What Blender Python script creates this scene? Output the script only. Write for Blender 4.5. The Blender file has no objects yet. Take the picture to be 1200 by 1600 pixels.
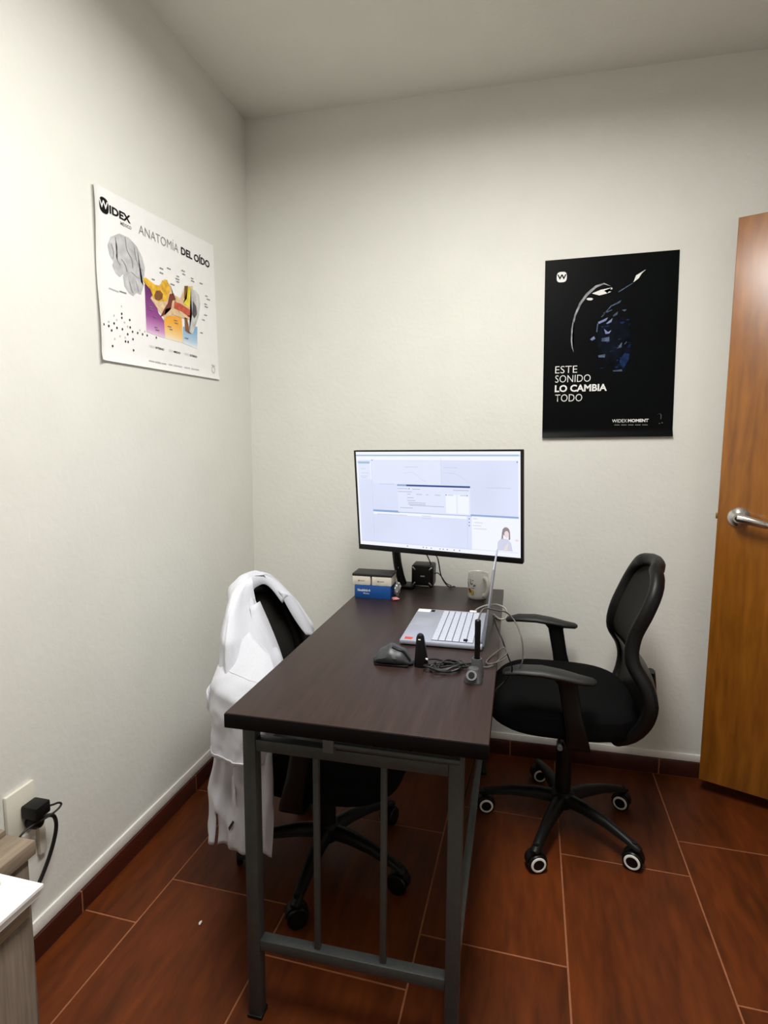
import bpy, bmesh, math, random
from mathutils import Vector, Matrix, noise as mnoise

scene = bpy.context.scene
COL = scene.collection
PI = math.pi
R = math.radians


def lin(r, g, b):
    def f(c):
        c /= 255.0
        return c / 12.92 if c <= 0.04045 else ((c + 0.055) / 1.055) ** 2.4
    return (f(r), f(g), f(b), 1.0)


# ------------------------------------------------------------------ camera
cam_data = bpy.data.cameras.new('camera')
cam = bpy.data.objects.new('camera', cam_data)
COL.objects.link(cam)
scene.camera = cam
cam_data.sensor_fit = 'VERTICAL'
cam_data.sensor_height = 36.0
cam_data.lens = 36.0 * 889.67 / 1600.0
cam_data.clip_start = 0.02
YAW, PITCH, ROLL = -0.228, 0.113, 0.005
_f = Vector((math.sin(YAW) * math.cos(PITCH), math.cos(YAW) * math.cos(PITCH), -math.sin(PITCH)))
_r = Vector((math.cos(YAW), -math.sin(YAW), 0))
_u = _r.cross(_f)
_r2 = _r * math.cos(ROLL) + _u * math.sin(ROLL)
_u2 = -_r * math.sin(ROLL) + _u * math.cos(ROLL)
cam.matrix_world = Matrix(((_r2.x, _u2.x, -_f.x, 1.161), (_r2.y, _u2.y, -_f.y, -2.37), (_r2.z, _u2.z, -_f.z, 1.304), (0, 0, 0, 1)))

# ------------------------------------------------------------------ world, lights, exposure
world = bpy.data.worlds.new('world')
scene.world = world
world.use_nodes = True
world.node_tree.nodes['Background'].inputs[0].default_value = (0.94, 0.97, 1.0, 1)
world.node_tree.nodes['Background'].inputs[1].default_value = 0.12
LAMP_POS = (1.12, -1.50)
LAMP_SIZE = (0.30, 1.20)
LAMP_POWER = 49.0
LAMP_SPREAD = R(172)
vs = scene.view_settings
vs.view_transform = 'Standard'
vs.look = 'None'
vs.gamma = 1.0
vs.use_curve_mapping = False
vs.exposure = 0.0
scene.display_settings.display_device = 'sRGB'


# ------------------------------------------------------------------ materials
def new_mat(name):
    m = bpy.data.materials.new(name)
    m.use_nodes = True
    nt = m.node_tree
    return m, nt, nt.nodes['Principled BSDF']


def mat(name, col, rough=0.5, metal=0.0, var=0.08, scale=(30, 30, 30), bump=0.0, bscale=None, coat=0.0, spec=0.5, detail=4.0, per_object=0.0, sheen=0.0):
    """base colour with fine procedural grain; stretch the noise with scale"""
    m, nt, b = new_mat(name)
    N, L = nt.nodes, nt.links
    tc = N.new('ShaderNodeTexCoord')
    mp = N.new('ShaderNodeMapping')
    mp.inputs['Scale'].default_value = scale
    L.new(tc.outputs['Object'], mp.inputs['Vector'])
    nz = N.new('ShaderNodeTexNoise')
    nz.inputs['Scale'].default_value = 1.0
    nz.inputs['Detail'].default_value = detail
    L.new(mp.outputs[0], nz.inputs['Vector'])
    rp = N.new('ShaderNodeValToRGB')
    c = Vector(col[:3])
    lo, hi = c * (1 - var * 2), c * (1 + var * 2)
    rp.color_ramp.elements[0].position = 0.25
    rp.color_ramp.elements[1].position = 0.75
    rp.color_ramp.elements[0].color = (*lo, 1)
    rp.color_ramp.elements[1].color = (*hi, 1)
    L.new(nz.outputs['Fac'], rp.inputs[0])
    out = rp.outputs[0]
    if per_object:
        oi = N.new('ShaderNodeObjectInfo')
        mr = N.new('ShaderNodeMapRange')
        mr.inputs['To Min'].default_value = 1 - per_object
        mr.inputs['To Max'].default_value = 1 + per_object
        L.new(oi.outputs['Random'], mr.inputs['Value'])
        hs = N.new('ShaderNodeHueSaturation')
        L.new(mr.outputs[0], hs.inputs['Value'])
        L.new(out, hs.inputs['Color'])
        out = hs.outputs[0]
    L.new(out, b.inputs['Base Color'])
    b.inputs['Roughness'].default_value = rough
    b.inputs['Metallic'].default_value = metal
    b.inputs['Specular IOR Level'].default_value = spec
    b.inputs['Coat Weight'].default_value = coat
    b.inputs['Sheen Weight'].default_value = sheen
    if bump:
        n2 = N.new('ShaderNodeTexNoise')
        n2.inputs['Scale'].default_value = 1.0
        n2.inputs['Detail'].default_value = 5
        mp2 = N.new('ShaderNodeMapping')
        mp2.inputs['Scale'].default_value = bscale or scale
        L.new(tc.outputs['Object'], mp2.inputs['Vector'])
        L.new(mp2.outputs[0], n2.inputs['Vector'])
        bp = N.new('ShaderNodeBump')
        bp.inputs['Strength'].default_value = bump
        bp.inputs['Distance'].default_value = 0.01
        L.new(n2.outputs['Fac'], bp.inputs['Height'])
        L.new(bp.outputs[0], b.inputs['Normal'])
    return m


def emit_mat(name, col, strength, var=0.02):
    m, nt, b = new_mat(name)
    N, L = nt.nodes, nt.links
    tc = N.new('ShaderNodeTexCoord')
    nz = N.new('ShaderNodeTexNoise')
    nz.inputs['Scale'].default_value = 4
    L.new(tc.outputs['Object'], nz.inputs['Vector'])
    rp = N.new('ShaderNodeValToRGB')
    c = Vector(col[:3])
    rp.color_ramp.elements[0].color = (*(c * (1 - var)), 1)
    rp.color_ramp.elements[1].color = (*(c * (1 + var)), 1)
    L.new(nz.outputs['Fac'], rp.inputs[0])
    b.inputs['Base Color'].default_value = (0.02, 0.02, 0.02, 1)
    b.inputs['Roughness'].default_value = 0.5
    L.new(rp.outputs[0], b.inputs['Emission Color'])
    b.inputs['Emission Strength'].default_value = strength
    return m


def ramp_z_mat(name, stops, rough=0.5):
    """flat print whose ink fades along the sheet's height (object z)"""
    m, nt, b = new_mat(name)
    N, L = nt.nodes, nt.links
    tc = N.new('ShaderNodeTexCoord')
    sp = N.new('ShaderNodeSeparateXYZ')
    L.new(tc.outputs['Object'], sp.inputs[0])
    mr = N.new('ShaderNodeMapRange')
    z0, z1 = stops[0][0], stops[-1][0]
    mr.inputs['From Min'].default_value = z0
    mr.inputs['From Max'].default_value = z1
    L.new(sp.outputs['Z'], mr.inputs['Value'])
    rp = N.new('ShaderNodeValToRGB')
    els = rp.color_ramp.elements
    while len(els) < len(stops):
        els.new(0.5)
    for e, (z, c) in zip(els, stops):
        e.position = (z - z0) / (z1 - z0)
        e.color = c
    L.new(mr.outputs[0], rp.inputs[0])
    L.new(rp.outputs[0], b.inputs['Base Color'])
    b.inputs['Roughness'].default_value = rough
    return m


def wood_mat(name, dark, light, axis='Z', freq=9.0, stretch=14.0, rough=0.4, coat=0.0, distort=2.0, bump=0.05, per_object=0.0, wave=1.0, spec=0.5):
    m, nt, b = new_mat(name)
    N, L = nt.nodes, nt.links
    tc = N.new('ShaderNodeTexCoord')
    mp = N.new('ShaderNodeMapping')
    s = [stretch, stretch, stretch]
    s['XYZ'.index(axis)] = 1.0
    mp.inputs['Scale'].default_value = s
    L.new(tc.outputs['Object'], mp.inputs['Vector'])
    src = mp.outputs[0]
    if per_object:
        oi = N.new('ShaderNodeObjectInfo')
        ad = N.new('ShaderNodeVectorMath')
        ad.operation = 'ADD'
        sc = N.new('ShaderNodeMath')
        sc.operation = 'MULTIPLY'
        sc.inputs[1].default_value = 37.0
        L.new(oi.outputs['Random'], sc.inputs[0])
        L.new(src, ad.inputs[0])
        L.new(sc.outputs[0], ad.inputs[1])
        src = ad.outputs[0]
    n1 = N.new('ShaderNodeTexNoise')
    n1.inputs['Scale'].default_value = freq * 0.12 * wave
    n1.inputs['Detail'].default_value = 8
    n1.inputs['Distortion'].default_value = distort
    L.new(src, n1.inputs['Vector'])
    n2 = N.new('ShaderNodeTexNoise')
    n2.inputs['Scale'].default_value = freq
    n2.inputs['Detail'].default_value = 6
    L.new(src, n2.inputs['Vector'])
    mx = N.new('ShaderNodeMath')
    mx.operation = 'MULTIPLY_ADD'
    mx.inputs[1].default_value = 0.45
    L.new(n2.outputs['Fac'], mx.inputs[0])
    m5 = N.new('ShaderNodeMath')
    m5.operation = 'MULTIPLY'
    m5.inputs[1].default_value = 0.55
    L.new(n1.outputs['Fac'], m5.inputs[0])
    L.new(m5.outputs[0], mx.inputs[2])
    rp = N.new('ShaderNodeValToRGB')
    rp.color_ramp.elements[0].position = 0.3
    rp.color_ramp.elements[1].position = 0.7
    rp.color_ramp.elements[0].color = dark
    rp.color_ramp.elements[1].color = light
    L.new(mx.outputs[0], rp.inputs[0])
    out = rp.outputs[0]
    if per_object:
        mr = N.new('ShaderNodeMapRange')
        mr.inputs['To Min'].default_value = 1 - per_object
        mr.inputs['To Max'].default_value = 1 + per_object
        L.new(oi.outputs['Random'], mr.inputs['Value'])
        hs = N.new('ShaderNodeHueSaturation')
        L.new(mr.outputs[0], hs.inputs['Value'])
        L.new(out, hs.inputs['Color'])
        out = hs.outputs[0]
    L.new(out, b.inputs['Base Color'])
    b.inputs['Roughness'].default_value = rough
    b.inputs['Coat Weight'].default_value = coat
    b.inputs['Coat Roughness'].default_value = 0.25
    b.inputs['Specular IOR Level'].default_value = spec
    if bump:
        bp = N.new('ShaderNodeBump')
        bp.inputs['Strength'].default_value = bump
        bp.inputs['Distance'].default_value = 0.004
        L.new(mx.outputs[0], bp.inputs['Height'])
        L.new(bp.outputs[0], b.inputs['Normal'])
    return m


M = {}
M['wall'] = mat('wall_paint', lin(226, 226, 219), 0.7, var=0.012, scale=(6, 6, 6), bump=0.11, bscale=(55, 55, 55), spec=0.25)
M['ceiling'] = mat('ceiling_paint', lin(232, 231, 224), 0.8, var=0.012, scale=(5, 5, 5), bump=0.12, bscale=(60, 60, 60), spec=0.2)
M['tile'] = wood_mat('terracotta_tile', lin(66, 29, 8), lin(110, 51, 15), 'Y', freq=10, stretch=5, rough=0.45, bump=0.03, per_object=0.13, spec=0.22)
M['base_tile'] = wood_mat('baseboard_tile', lin(50, 20, 13), lin(76, 32, 20), 'Y', freq=10, stretch=5, rough=0.35, bump=0.03, per_object=0.1)
M['grout'] = mat('grout', lin(150, 92, 60), 0.9, var=0.08, scale=(60, 60, 60))
M['strip'] = mat('white_strip_paint', lin(240, 238, 232), 0.5, var=0.02, bump=0.1, bscale=(90, 90, 90))
M['door'] = wood_mat('varnished_plywood', lin(116, 66, 13), lin(164, 102, 29), 'Z', freq=7, stretch=7, rough=0.33, coat=0.25, distort=3.0, bump=0.02, wave=1.4)
M['chrome'] = mat('brushed_steel', (0.72, 0.71, 0.69, 1), 0.24, 1.0, var=0.04, scale=(80, 80, 80))
M['brass'] = mat('brass', lin(176, 140, 80), 0.35, 1.0, var=0.05)
M['desk_top'] = wood_mat('wenge_laminate', lin(36, 25, 23), lin(56, 40, 36), 'Y', freq=14, stretch=16, rough=0.38, bump=0.03, spec=0.35)
M['desk_edge'] = mat('black_edge_band', lin(12, 9, 9), 0.6, var=0.1, spec=0.12)
M['steel_grey'] = mat('grey_powder_coat', lin(66, 69, 68), 0.45, 0.15, var=0.06, scale=(90, 90, 90), bump=0.05, bscale=(300, 300, 300))
M['steel_light'] = mat('bare_grey_steel', lin(104, 108, 110), 0.4, 0.3, var=0.08)
M['black_plastic'] = mat('black_plastic', lin(11, 11, 11), 0.45, var=0.1, spec=0.3, bump=0.03, bscale=(400, 400, 400))
M['black_gloss'] = mat('black_gloss_plastic', lin(8, 8, 9), 0.38, var=0.1, spec=0.3)
M['black_fabric'] = mat('black_seat_fabric', lin(8, 8, 9), 0.95, var=0.2, scale=(400, 400, 400), bump=0.2, bscale=(500, 500, 500), spec=0.12)
M['black_mesh'] = mat('black_back_mesh', lin(30, 29, 26), 0.8, spec=0.25, var=0.25, scale=(500, 500, 500), bump=0.3, bscale=(600, 600, 600))
M['arm_pad'] = mat('charcoal_arm_pad', lin(26, 28, 28), 0.5, var=0.12, scale=(60, 60, 60), bump=0.1, bscale=(300, 300, 300))
M['white_plastic'] = mat('white_plastic', lin(235, 234, 230), 0.4, var=0.02)
M['cloth'] = mat('white_cotton', lin(208, 210, 218), 0.85, var=0.015, scale=(200, 200, 200), bump=0.12, bscale=(14, 14, 14), sheen=0.2)
M['cloth_stain'] = mat('dark_cloth_mark', lin(40, 34, 38), 0.9)
M['paper'] = mat('poster_paper', lin(240, 240, 239), 0.45, var=0.01)
M['ink_black'] = mat('black_ink', lin(12, 12, 12), 0.5, var=0.05, spec=0.15)
M['ink_grey'] = mat('grey_ink', lin(120, 120, 118), 0.5, var=0.05)
M['ink_pale'] = mat('pale_grey_ink', lin(188, 188, 186), 0.5, var=0.05)
M['poster_black'] = mat('black_poster_ink', lin(7, 10, 10), 0.4, var=0.15, scale=(4, 4, 4), spec=0.06)
M['ink_white'] = mat('white_ink', lin(232, 232, 230), 0.5, var=0.02)
M['ink_silver'] = mat('silver_ink', lin(150, 152, 156), 0.5, var=0.35, scale=(40, 40, 40), spec=0.06)
M['ink_steel'] = mat('steel_blue_ink', lin(78, 90, 112), 0.5, var=0.35, scale=(60, 60, 60), spec=0.06)
M['ink_lav'] = mat('lavender_ink', lin(126, 134, 176), 0.5, var=0.2, scale=(60, 60, 60), spec=0.06)
M['ink_navy'] = mat('navy_ink', lin(8, 13, 24), 0.45, var=0.45, scale=(26, 26, 26), detail=6, spec=0.06)
M['ink_blue'] = mat('deep_blue_ink', lin(22, 42, 78), 0.45, var=0.4, scale=(50, 50, 50), spec=0.06)
M['laptop'] = mat('silver_laptop', lin(168, 172, 186), 0.4, 0.3, var=0.02)
M['keycap'] = mat('silver_keycap', lin(186, 191, 206), 0.5, 0.0, var=0.03)
M['laptop_dark'] = mat('laptop_well', lin(92, 96, 110), 0.5, 0.2, var=0.04)
M['screen_off'] = mat('dark_screen', lin(10, 11, 14), 0.12)
M['grey_mouse'] = mat('graphite_mouse', lin(54, 57, 60), 0.42, var=0.06, scale=(100, 100, 100))
M['grey_stand'] = mat('grey_stand_plastic', lin(70, 71, 73), 0.5, var=0.06)
M['cord_black'] = mat('black_cord', lin(20, 20, 20), 0.5)
M['cord_grey'] = mat('grey_cord', lin(86, 84, 80), 0.5)
M['cord_pale'] = mat('pale_grey_cord', lin(150, 148, 140), 0.5)
M['blue_card'] = mat('blue_card', lin(14, 72, 142), 0.5, var=0.05, scale=(20, 20, 20))
M['cream_card'] = mat('cream_card', lin(214, 208, 192), 0.6, var=0.04, scale=(40, 40, 40))
M['black_card'] = mat('black_card', lin(28, 28, 26), 0.55, var=0.1)
M['foil'] = mat('crumpled_foil', lin(196, 196, 198), 0.3, 0.7, var=0.2, scale=(60, 60, 60), bump=0.5, bscale=(80, 80, 80))
M['pink_card'] = mat('pink_wrapper', lin(196, 120, 126), 0.5, var=0.3, scale=(60, 60, 60))
M['mug'] = mat('glazed_white_mug', lin(236, 235, 230), 0.22, var=0.01)
M['mug_yellow'] = mat('yellow_glaze', lin(218, 176, 30), 0.3, var=0.15, scale=(90, 90, 90))
M['mug_red'] = mat('red_glaze', lin(120, 26, 20), 0.3, var=0.2, scale=(90, 90, 90))
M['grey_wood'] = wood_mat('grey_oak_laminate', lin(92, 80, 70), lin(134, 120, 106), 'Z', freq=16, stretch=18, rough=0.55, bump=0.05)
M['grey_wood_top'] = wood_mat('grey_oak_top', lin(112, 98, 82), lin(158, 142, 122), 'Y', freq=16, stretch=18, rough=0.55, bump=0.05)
M['ivory'] = mat('ivory_plate', lin(226, 222, 208), 0.4, var=0.02)
M['red_sticker'] = mat('red_sticker', lin(214, 66, 48), 0.5, var=0.1)

# screen
M['scr_white'] = emit_mat('screen_white', (0.90, 0.92, 1.0), 0.98)
M['scr_back'] = emit_mat('screen_pale_blue', (0.70, 0.755, 0.95), 0.98, var=0.10)
M['scr_panel'] = emit_mat('screen_dialog', (0.74, 0.79, 0.95), 1.0, var=0.03)
M['scr_blue'] = emit_mat('screen_blue_bar', (0.26, 0.40, 0.66), 0.95)
M['scr_teal'] = emit_mat('screen_teal_bar', (0.36, 0.52, 0.70), 0.95)
M['scr_navy'] = emit_mat('screen_navy_bar', (0.012, 0.05, 0.24), 0.9)
M['scr_grey'] = emit_mat('screen_grey_text', (0.42, 0.46, 0.60), 0.9)
M['scr_line'] = emit_mat('screen_pale_line', (0.60, 0.64, 0.78), 0.95)
M['scr_dark'] = emit_mat('screen_dark_icon', (0.12, 0.15, 0.30), 0.9)
M['scr_hair'] = emit_mat('screen_hair', (0.30, 0.25, 0.27), 0.9)
M['scr_skin'] = emit_mat('screen_skin', (0.85, 0.74, 0.76), 0.95)
M['scr_coat'] = emit_mat('screen_coat', (0.66, 0.68, 0.84), 0.95)


# ------------------------------------------------------------------ mesh builder
class MB:
    def __init__(self):
        self.bm = bmesh.new()

    def _merge(self, b2, mx=None):
        if mx is not None:
            bmesh.ops.transform(b2, matrix=mx, verts=b2.verts)
        me = bpy.data.meshes.new('tmp')
        b2.to_mesh(me)
        b2.free()
        self.bm.from_mesh(me)
        bpy.data.meshes.remove(me)
        return self

    def box(self, c, s, bevel=0.0, rot=None, seg=2):
        b = bmesh.new()
        bmesh.ops.create_cube(b, size=1.0)
        bmesh.ops.scale(b, vec=s, verts=b.verts)
        if bevel:
            bmesh.ops.bevel(b, geom=list(b.edges), offset=min(bevel, 0.49 * min(s)), segments=seg, affect='EDGES', profile=0.5)
        mx = Matrix.Translation(c)
        if rot is not None:
            mx = mx @ (rot if isinstance(rot, Matrix) else Matrix.Rotation(rot, 4, 'Z'))
        return self._merge(b, mx)

    def cyl(self, a, b, r0, r1=None, n=24, cap=True):
        r1 = r0 if r1 is None else r1
        a, b = Vector(a), Vector(b)
        d = b - a
        q = bmesh.new()
        bmesh.ops.create_cone(q, cap_ends=cap, segments=n, radius1=r0, radius2=r1, depth=d.length)
        mx = Matrix.Translation((a + b) / 2) @ d.to_track_quat('Z', 'Y').to_matrix().to_4x4()
        return self._merge(q, mx)

    def lathe(self, prof, c=(0, 0, 0), axis=(0, 0, 1), n=32):
        """prof: list of (radius, height)"""
        q = bmesh.new()
        rings = []
        for r, h in prof:
            if r < 1e-6:
                rings.append([q.verts.new((0, 0, h))])
            else:
                rings.append([q.verts.new((r * math.cos(2 * PI * i / n), r * math.sin(2 * PI * i / n), h)) for i in range(n)])
        for A, B in zip(rings, rings[1:]):
            for i in range(n):
                j = (i + 1) % n
                if len(A) == 1 and len(B) == 1:
                    continue
                if len(A) == 1:
                    q.faces.new((A[0], B[j], B[i]))
                elif len(B) == 1:
                    q.faces.new((A[i], A[j], B[0]))
                else:
                    q.faces.new((A[i], A[j], B[j], B[i]))
        mx = Matrix.Translation(c) @ Vector(axis).to_track_quat('Z', 'Y').to_matrix().to_4x4()
        bmesh.ops.recalc_face_normals(q, faces=q.faces)
        return self._merge(q, mx)

    def rings(self, rings, cap=True, closed=True):
        """loft through rings of equal length"""
        q = bmesh.new()
        V = [[q.verts.new(p) for p in r] for r in rings]
        n = len(V[0])
        for A, B in zip(V, V[1:]):
            for i in range(n if closed else n - 1):
                j = (i + 1) % n
                q.faces.new((A[i], A[j], B[j], B[i]))
        if cap and closed:
            q.faces.new(list(reversed(V[0])))
            q.faces.new(V[-1])
        bmesh.ops.recalc_face_normals(q, faces=q.faces)
        return self._merge(q)

    def tube(self, pts, r, n=10, closed=False, flat=1.0):
        """tube along a polyline; r a number or a list; flat squeezes one axis"""
        P = [Vector(p) for p in pts]
        m = len(P)
        rr = r if isinstance(r, (list, tuple)) else [r] * m
        rs = []
        prev = None
        for i in range(m):
            a = P[i - 1] if (i > 0 or closed) else P[i]
            b = P[(i + 1) % m] if (i < m - 1 or closed) else P[i]
            t = (b - a).normalized()
            if prev is None:
                ref = Vector((0, 0, 1)) if abs(t.z) < 0.9 else Vector((1, 0, 0))
                x = t.cross(ref).normalized()
            else:
                x = (prev - t * prev.dot(t)).normalized()
            prev = x
            y = t.cross(x)
            rs.append([P[i] + (x * math.cos(2 * PI * k / n) + y * math.sin(2 * PI * k / n) * flat) * rr[i] for k in range(n)])
        if closed:
            rs.append(rs[0])
            return self.rings(rs, cap=False)
        return self.rings(rs)

    def sheet(self, grid):
        q = bmesh.new()
        V = [[q.verts.new(p) for p in row] for row in grid]
        for A, B in zip(V, V[1:]):
            for i in range(len(A) - 1):
                q.faces.new((A[i], A[i + 1], B[i + 1], B[i]))
        return self._merge(q)

    def slab(self, grid, off):
        """thick sheet: grid rows plus a copy moved by off(i, j) vectors"""
        q = bmesh.new()
        nr, nc = len(grid), len(grid[0])
        A = [[q.verts.new(p) for p in row] for row in grid]
        B = [[q.verts.new(Vector(grid[i][j]) + off(i, j)) for j in range(nc)] for i in range(nr)]
        for i in range(nr - 1):
            for j in range(nc - 1):
                q.faces.new((A[i][j], A[i][j + 1], A[i + 1][j + 1], A[i + 1][j]))
                q.faces.new((B[i][j], B[i + 1][j], B[i + 1][j + 1], B[i][j + 1]))
        for j in range(nc - 1):
            q.faces.new((A[0][j], B[0][j], B[0][j + 1], A[0][j + 1]))
            q.faces.new((A[-1][j], A[-1][j + 1], B[-1][j + 1], B[-1][j]))
        for i in range(nr - 1):
            q.faces.new((A[i][0], A[i + 1][0], B[i + 1][0], B[i][0]))
            q.faces.new((A[i][-1], B[i][-1], B[i + 1][-1], A[i + 1][-1]))
        bmesh.ops.recalc_face_normals(q, faces=q.faces)
        return self._merge(q)

    def prism(self, pts, thick, bevel=0.0):
        """pts: outline (3D, planar), extruded by the vector thick"""
        q = bmesh.new()
        A = [q.verts.new(p) for p in pts]
        B = [q.verts.new(Vector(p) + Vector(thick)) for p in pts]
        q.faces.new(A)
        q.faces.new(list(reversed(B)))
        n = len(A)
        for i in range(n):
            j = (i + 1) % n
            q.faces.new((A[j], A[i], B[i], B[j]))
        bmesh.ops.recalc_face_normals(q, faces=q.faces)
        if bevel:
            bmesh.ops.bevel(q, geom=list(q.edges), offset=bevel, segments=1, affect='EDGES')
        return self._merge(q)

    def poly(self, pts):
        q = bmesh.new()
        f = q.faces.new([q.verts.new(p) for p in pts])
        bmesh.ops.triangulate(q, faces=[f])
        return self._merge(q)

    def build(self, name, material, parent=None, world=True, smooth=35, origin=None, mods=None):
        me = bpy.data.meshes.new(name)
        bm = self.bm
        if parent is not None:
            off = Vector(parent.get('_w', (0, 0, 0))) if world else Vector((0, 0, 0))
        else:
            if origin is None and len(bm.verts):
                lo = [min(v.co[i] for v in bm.verts) for i in range(3)]
                hi = [max(v.co[i] for v in bm.verts) for i in range(3)]
                origin = ((lo[0] + hi[0]) / 2, (lo[1] + hi[1]) / 2, lo[2])
            off = Vector(origin)
        bmesh.ops.translate(bm, vec=-off, verts=bm.verts)
        bm.to_mesh(me)
        bm.free()
        if smooth:
            for p in me.polygons:
                p.use_smooth = True
            me.set_sharp_from_angle(angle=R(smooth))
        me.materials.append(M[material] if isinstance(material, str) else material)
        o = bpy.data.objects.new(name, me)
        COL.objects.link(o)
        if parent is not None:
            o.parent = parent
            o['_w'] = tuple(off)
        else:
            o.location = off
            o['_w'] = tuple(off)
        return o


def tag(o, label, cat, group=None):
    o['label'] = label
    o['category'] = cat
    if group:
        o['group'] = group
    return o


def thing(name, label, cat, loc, rz=0.0, group=None):
    o = bpy.data.objects.new(name, None)
    COL.objects.link(o)
    o.empty_display_size = 0.05
    o.location = loc
    o.rotation_euler = (0, 0, rz)
    o['_w'] = tuple(loc)
    return tag(o, label, cat, group)


def struct(o):
    o['kind'] = 'structure'
    return o


def spline(pts, n=8):
    """Catmull-Rom through pts"""
    P = [Vector(p) for p in pts]
    P = [P[0] * 2 - P[1]] + P + [P[-1] * 2 - P[-2]]
    out = []
    for i in range(1, len(P) - 2):
        a, b, c, d = P[i - 1:i + 3]
        for k in range(n):
            t = k / n
            out.append(0.5 * ((2 * b) + (c - a) * t + (2 * a - 5 * b + 4 * c - d) * t * t + (3 * b - a - 3 * c + d) * t ** 3))
    out.append(P[-2])
    return out


def interp(tab, x):
    if x <= tab[0][0]:
        return tab[0][1]
    for (a, va), (b, vb) in zip(tab, tab[1:]):
        if x <= b:
            t = (x - a) / (b - a)
            t = t * t * (3 - 2 * t)
            return va + (vb - va) * t
    return tab[-1][1]


def cinterp(tab, x):
    n = len(tab)
    x = max(tab[0][0], min(tab[-1][0], x))
    sl = []
    for i in range(n):
        a, b = tab[max(i - 1, 0)], tab[min(i + 1, n - 1)]
        sl.append((b[1] - a[1]) / (b[0] - a[0]))
    for i in range(n - 1):
        (x0, y0), (x1, y1) = tab[i], tab[i + 1]
        if x <= x1 + 1e-9:
            h = x1 - x0
            t = (x - x0) / h
            return (2 * t ** 3 - 3 * t * t + 1) * y0 + (t ** 3 - 2 * t * t + t) * h * sl[i] + (3 * t * t - 2 * t ** 3) * y1 + (t ** 3 - t * t) * h * sl[i + 1]
    return tab[-1][1]


class Frame:
    """a flat sheet's own axes: origin, right, up, out"""
    def __init__(self, o, r, u):
        self.o, self.r, self.u = Vector(o), Vector(r).normalized(), Vector(u).normalized()
        self.n = self.r.cross(self.u).normalized()

    def p(self, a, b, k=0.0):
        return self.o + self.r * a + self.u * b + self.n * k


def text_mesh(body, weight=0.0, space=1.0):
    cu = bpy.data.curves.new('txt', 'FONT')
    cu.body = body
    cu.size = 1.0
    cu.offset = weight
    cu.space_character = space
    cu.resolution_u = 3
    ob = bpy.data.objects.new('txt', cu)
    COL.objects.link(ob)
    dg = bpy.context.evaluated_depsgraph_get()
    me = bpy.data.meshes.new_from_object(ob.evaluated_get(dg))
    bpy.data.objects.remove(ob)
    bpy.data.curves.remove(cu)
    return me


def put_text(mb, body, fr, x, y, w, h, k, weight=0.0, space=1.0, slope=0.0):
    """lettering fitted into a w by h box whose lower left corner is (x, y) on the frame"""
    me = text_mesh(body, weight, space)
    xs = [v.co.x for v in me.vertices]
    ys = [v.co.y for v in me.vertices]
    x0, x1, y0, y1 = min(xs), max(xs), min(ys), max(ys)
    sx, sy = w / (x1 - x0), h / (y1 - y0)
    for v in me.vertices:
        a = (v.co.x - x0) * sx
        b = (v.co.y - y0) * sy + a * slope
        v.co = fr.p(x + a, y + b, k)
    mb.bm.from_mesh(me)
    bpy.data.meshes.remove(me)
    return mb


def flat(mb, fr, pts, k):
    return mb.poly([fr.p(a, b, k) for a, b in pts])


def rect(mb, fr, x0, y0, x1, y1, k, slope=0.0):
    return mb.poly([fr.p(x0, y0, k), fr.p(x1, y0 + slope * (x1 - x0), k), fr.p(x1, y1 + slope * (x1 - x0), k), fr.p(x0, y1, k)])


def disc(mb, fr, x, y, rx, ry, k, n=14):
    return flat(mb, fr, [(x + rx * math.cos(2 * PI * i / n), y + ry * math.sin(2 * PI * i / n)) for i in range(n)], k)


# ------------------------------------------------------------------ the room
XR, YF, HC = 2.66, -4.0, 2.674  # unseen depth behind the camera is stretched so less light bounces back
T = 0.12


def wall_box(name, lo, hi, material='wall'):
    c = [(a + b) / 2 for a, b in zip(lo, hi)]
    s = [b - a for a, b in zip(lo, hi)]
    return struct(MB().box(c, s).build(name, material, smooth=0))


wall_box('wall_left', (-T, YF - T, 0), (0, T, HC))
wall_box('wall_back', (0, 0, 0), (XR + T, T, HC))
wall_box('wall_front', (0, YF - T, 0), (XR + T, YF, HC))
DY0, DY1, DH = -1.20, -0.33, 2.14      # doorway in the right wall
mb = MB()
for lo, hi in (((XR, YF, 0), (XR + T, DY0, HC)), ((XR, DY1, 0), (XR + T, 0, HC)), ((XR, DY0, DH), (XR + T, DY1, HC))):
    mb.box([(a + b) / 2 for a, b in zip(lo, hi)], [b - a for a, b in zip(lo, hi)])
struct(mb.build('wall_right', 'wall', smooth=0))
wall_box('ceiling', (-T, YF - T, HC), (XR + T, T, HC + T), 'ceiling')
mb = MB()
mb.box((XR + 0.05, DY0 + 0.0, DH / 2), (0.14, 0.04, DH), 0.004)
mb.box((XR + 0.05, DY1 - 0.0, DH / 2), (0.14, 0.04, DH), 0.004)
mb.box((XR + 0.05, (DY0 + DY1) / 2, DH), (0.14, DY1 - DY0, 0.04), 0.004)
struct(mb.build('trim_3', 'door'))

# floor: grout bed with every tile a piece of its own
floor = struct(MB().box((XR / 2, YF / 2, -0.0312), (XR + 0.24, -YF + 0.24, 0.06)).build('floor', 'grout', smooth=0))


def clip(poly, axis, val, keep_ge):
    out = []
    for i in range(len(poly)):
        a, b = poly[i], poly[(i + 1) % len(poly)]
        ia = (a[axis] >= val) if keep_ge else (a[axis] <= val)
        ib = (b[axis] >= val) if keep_ge else (b[axis] <= val)
        if ia:
            out.append(a)
        if ia != ib:
            t = (val - a[axis]) / (b[axis] - a[axis])
            out.append((a[0] + (b[0] - a[0]) * t, a[1] + (b[1] - a[1]) * t))
    return out


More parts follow.
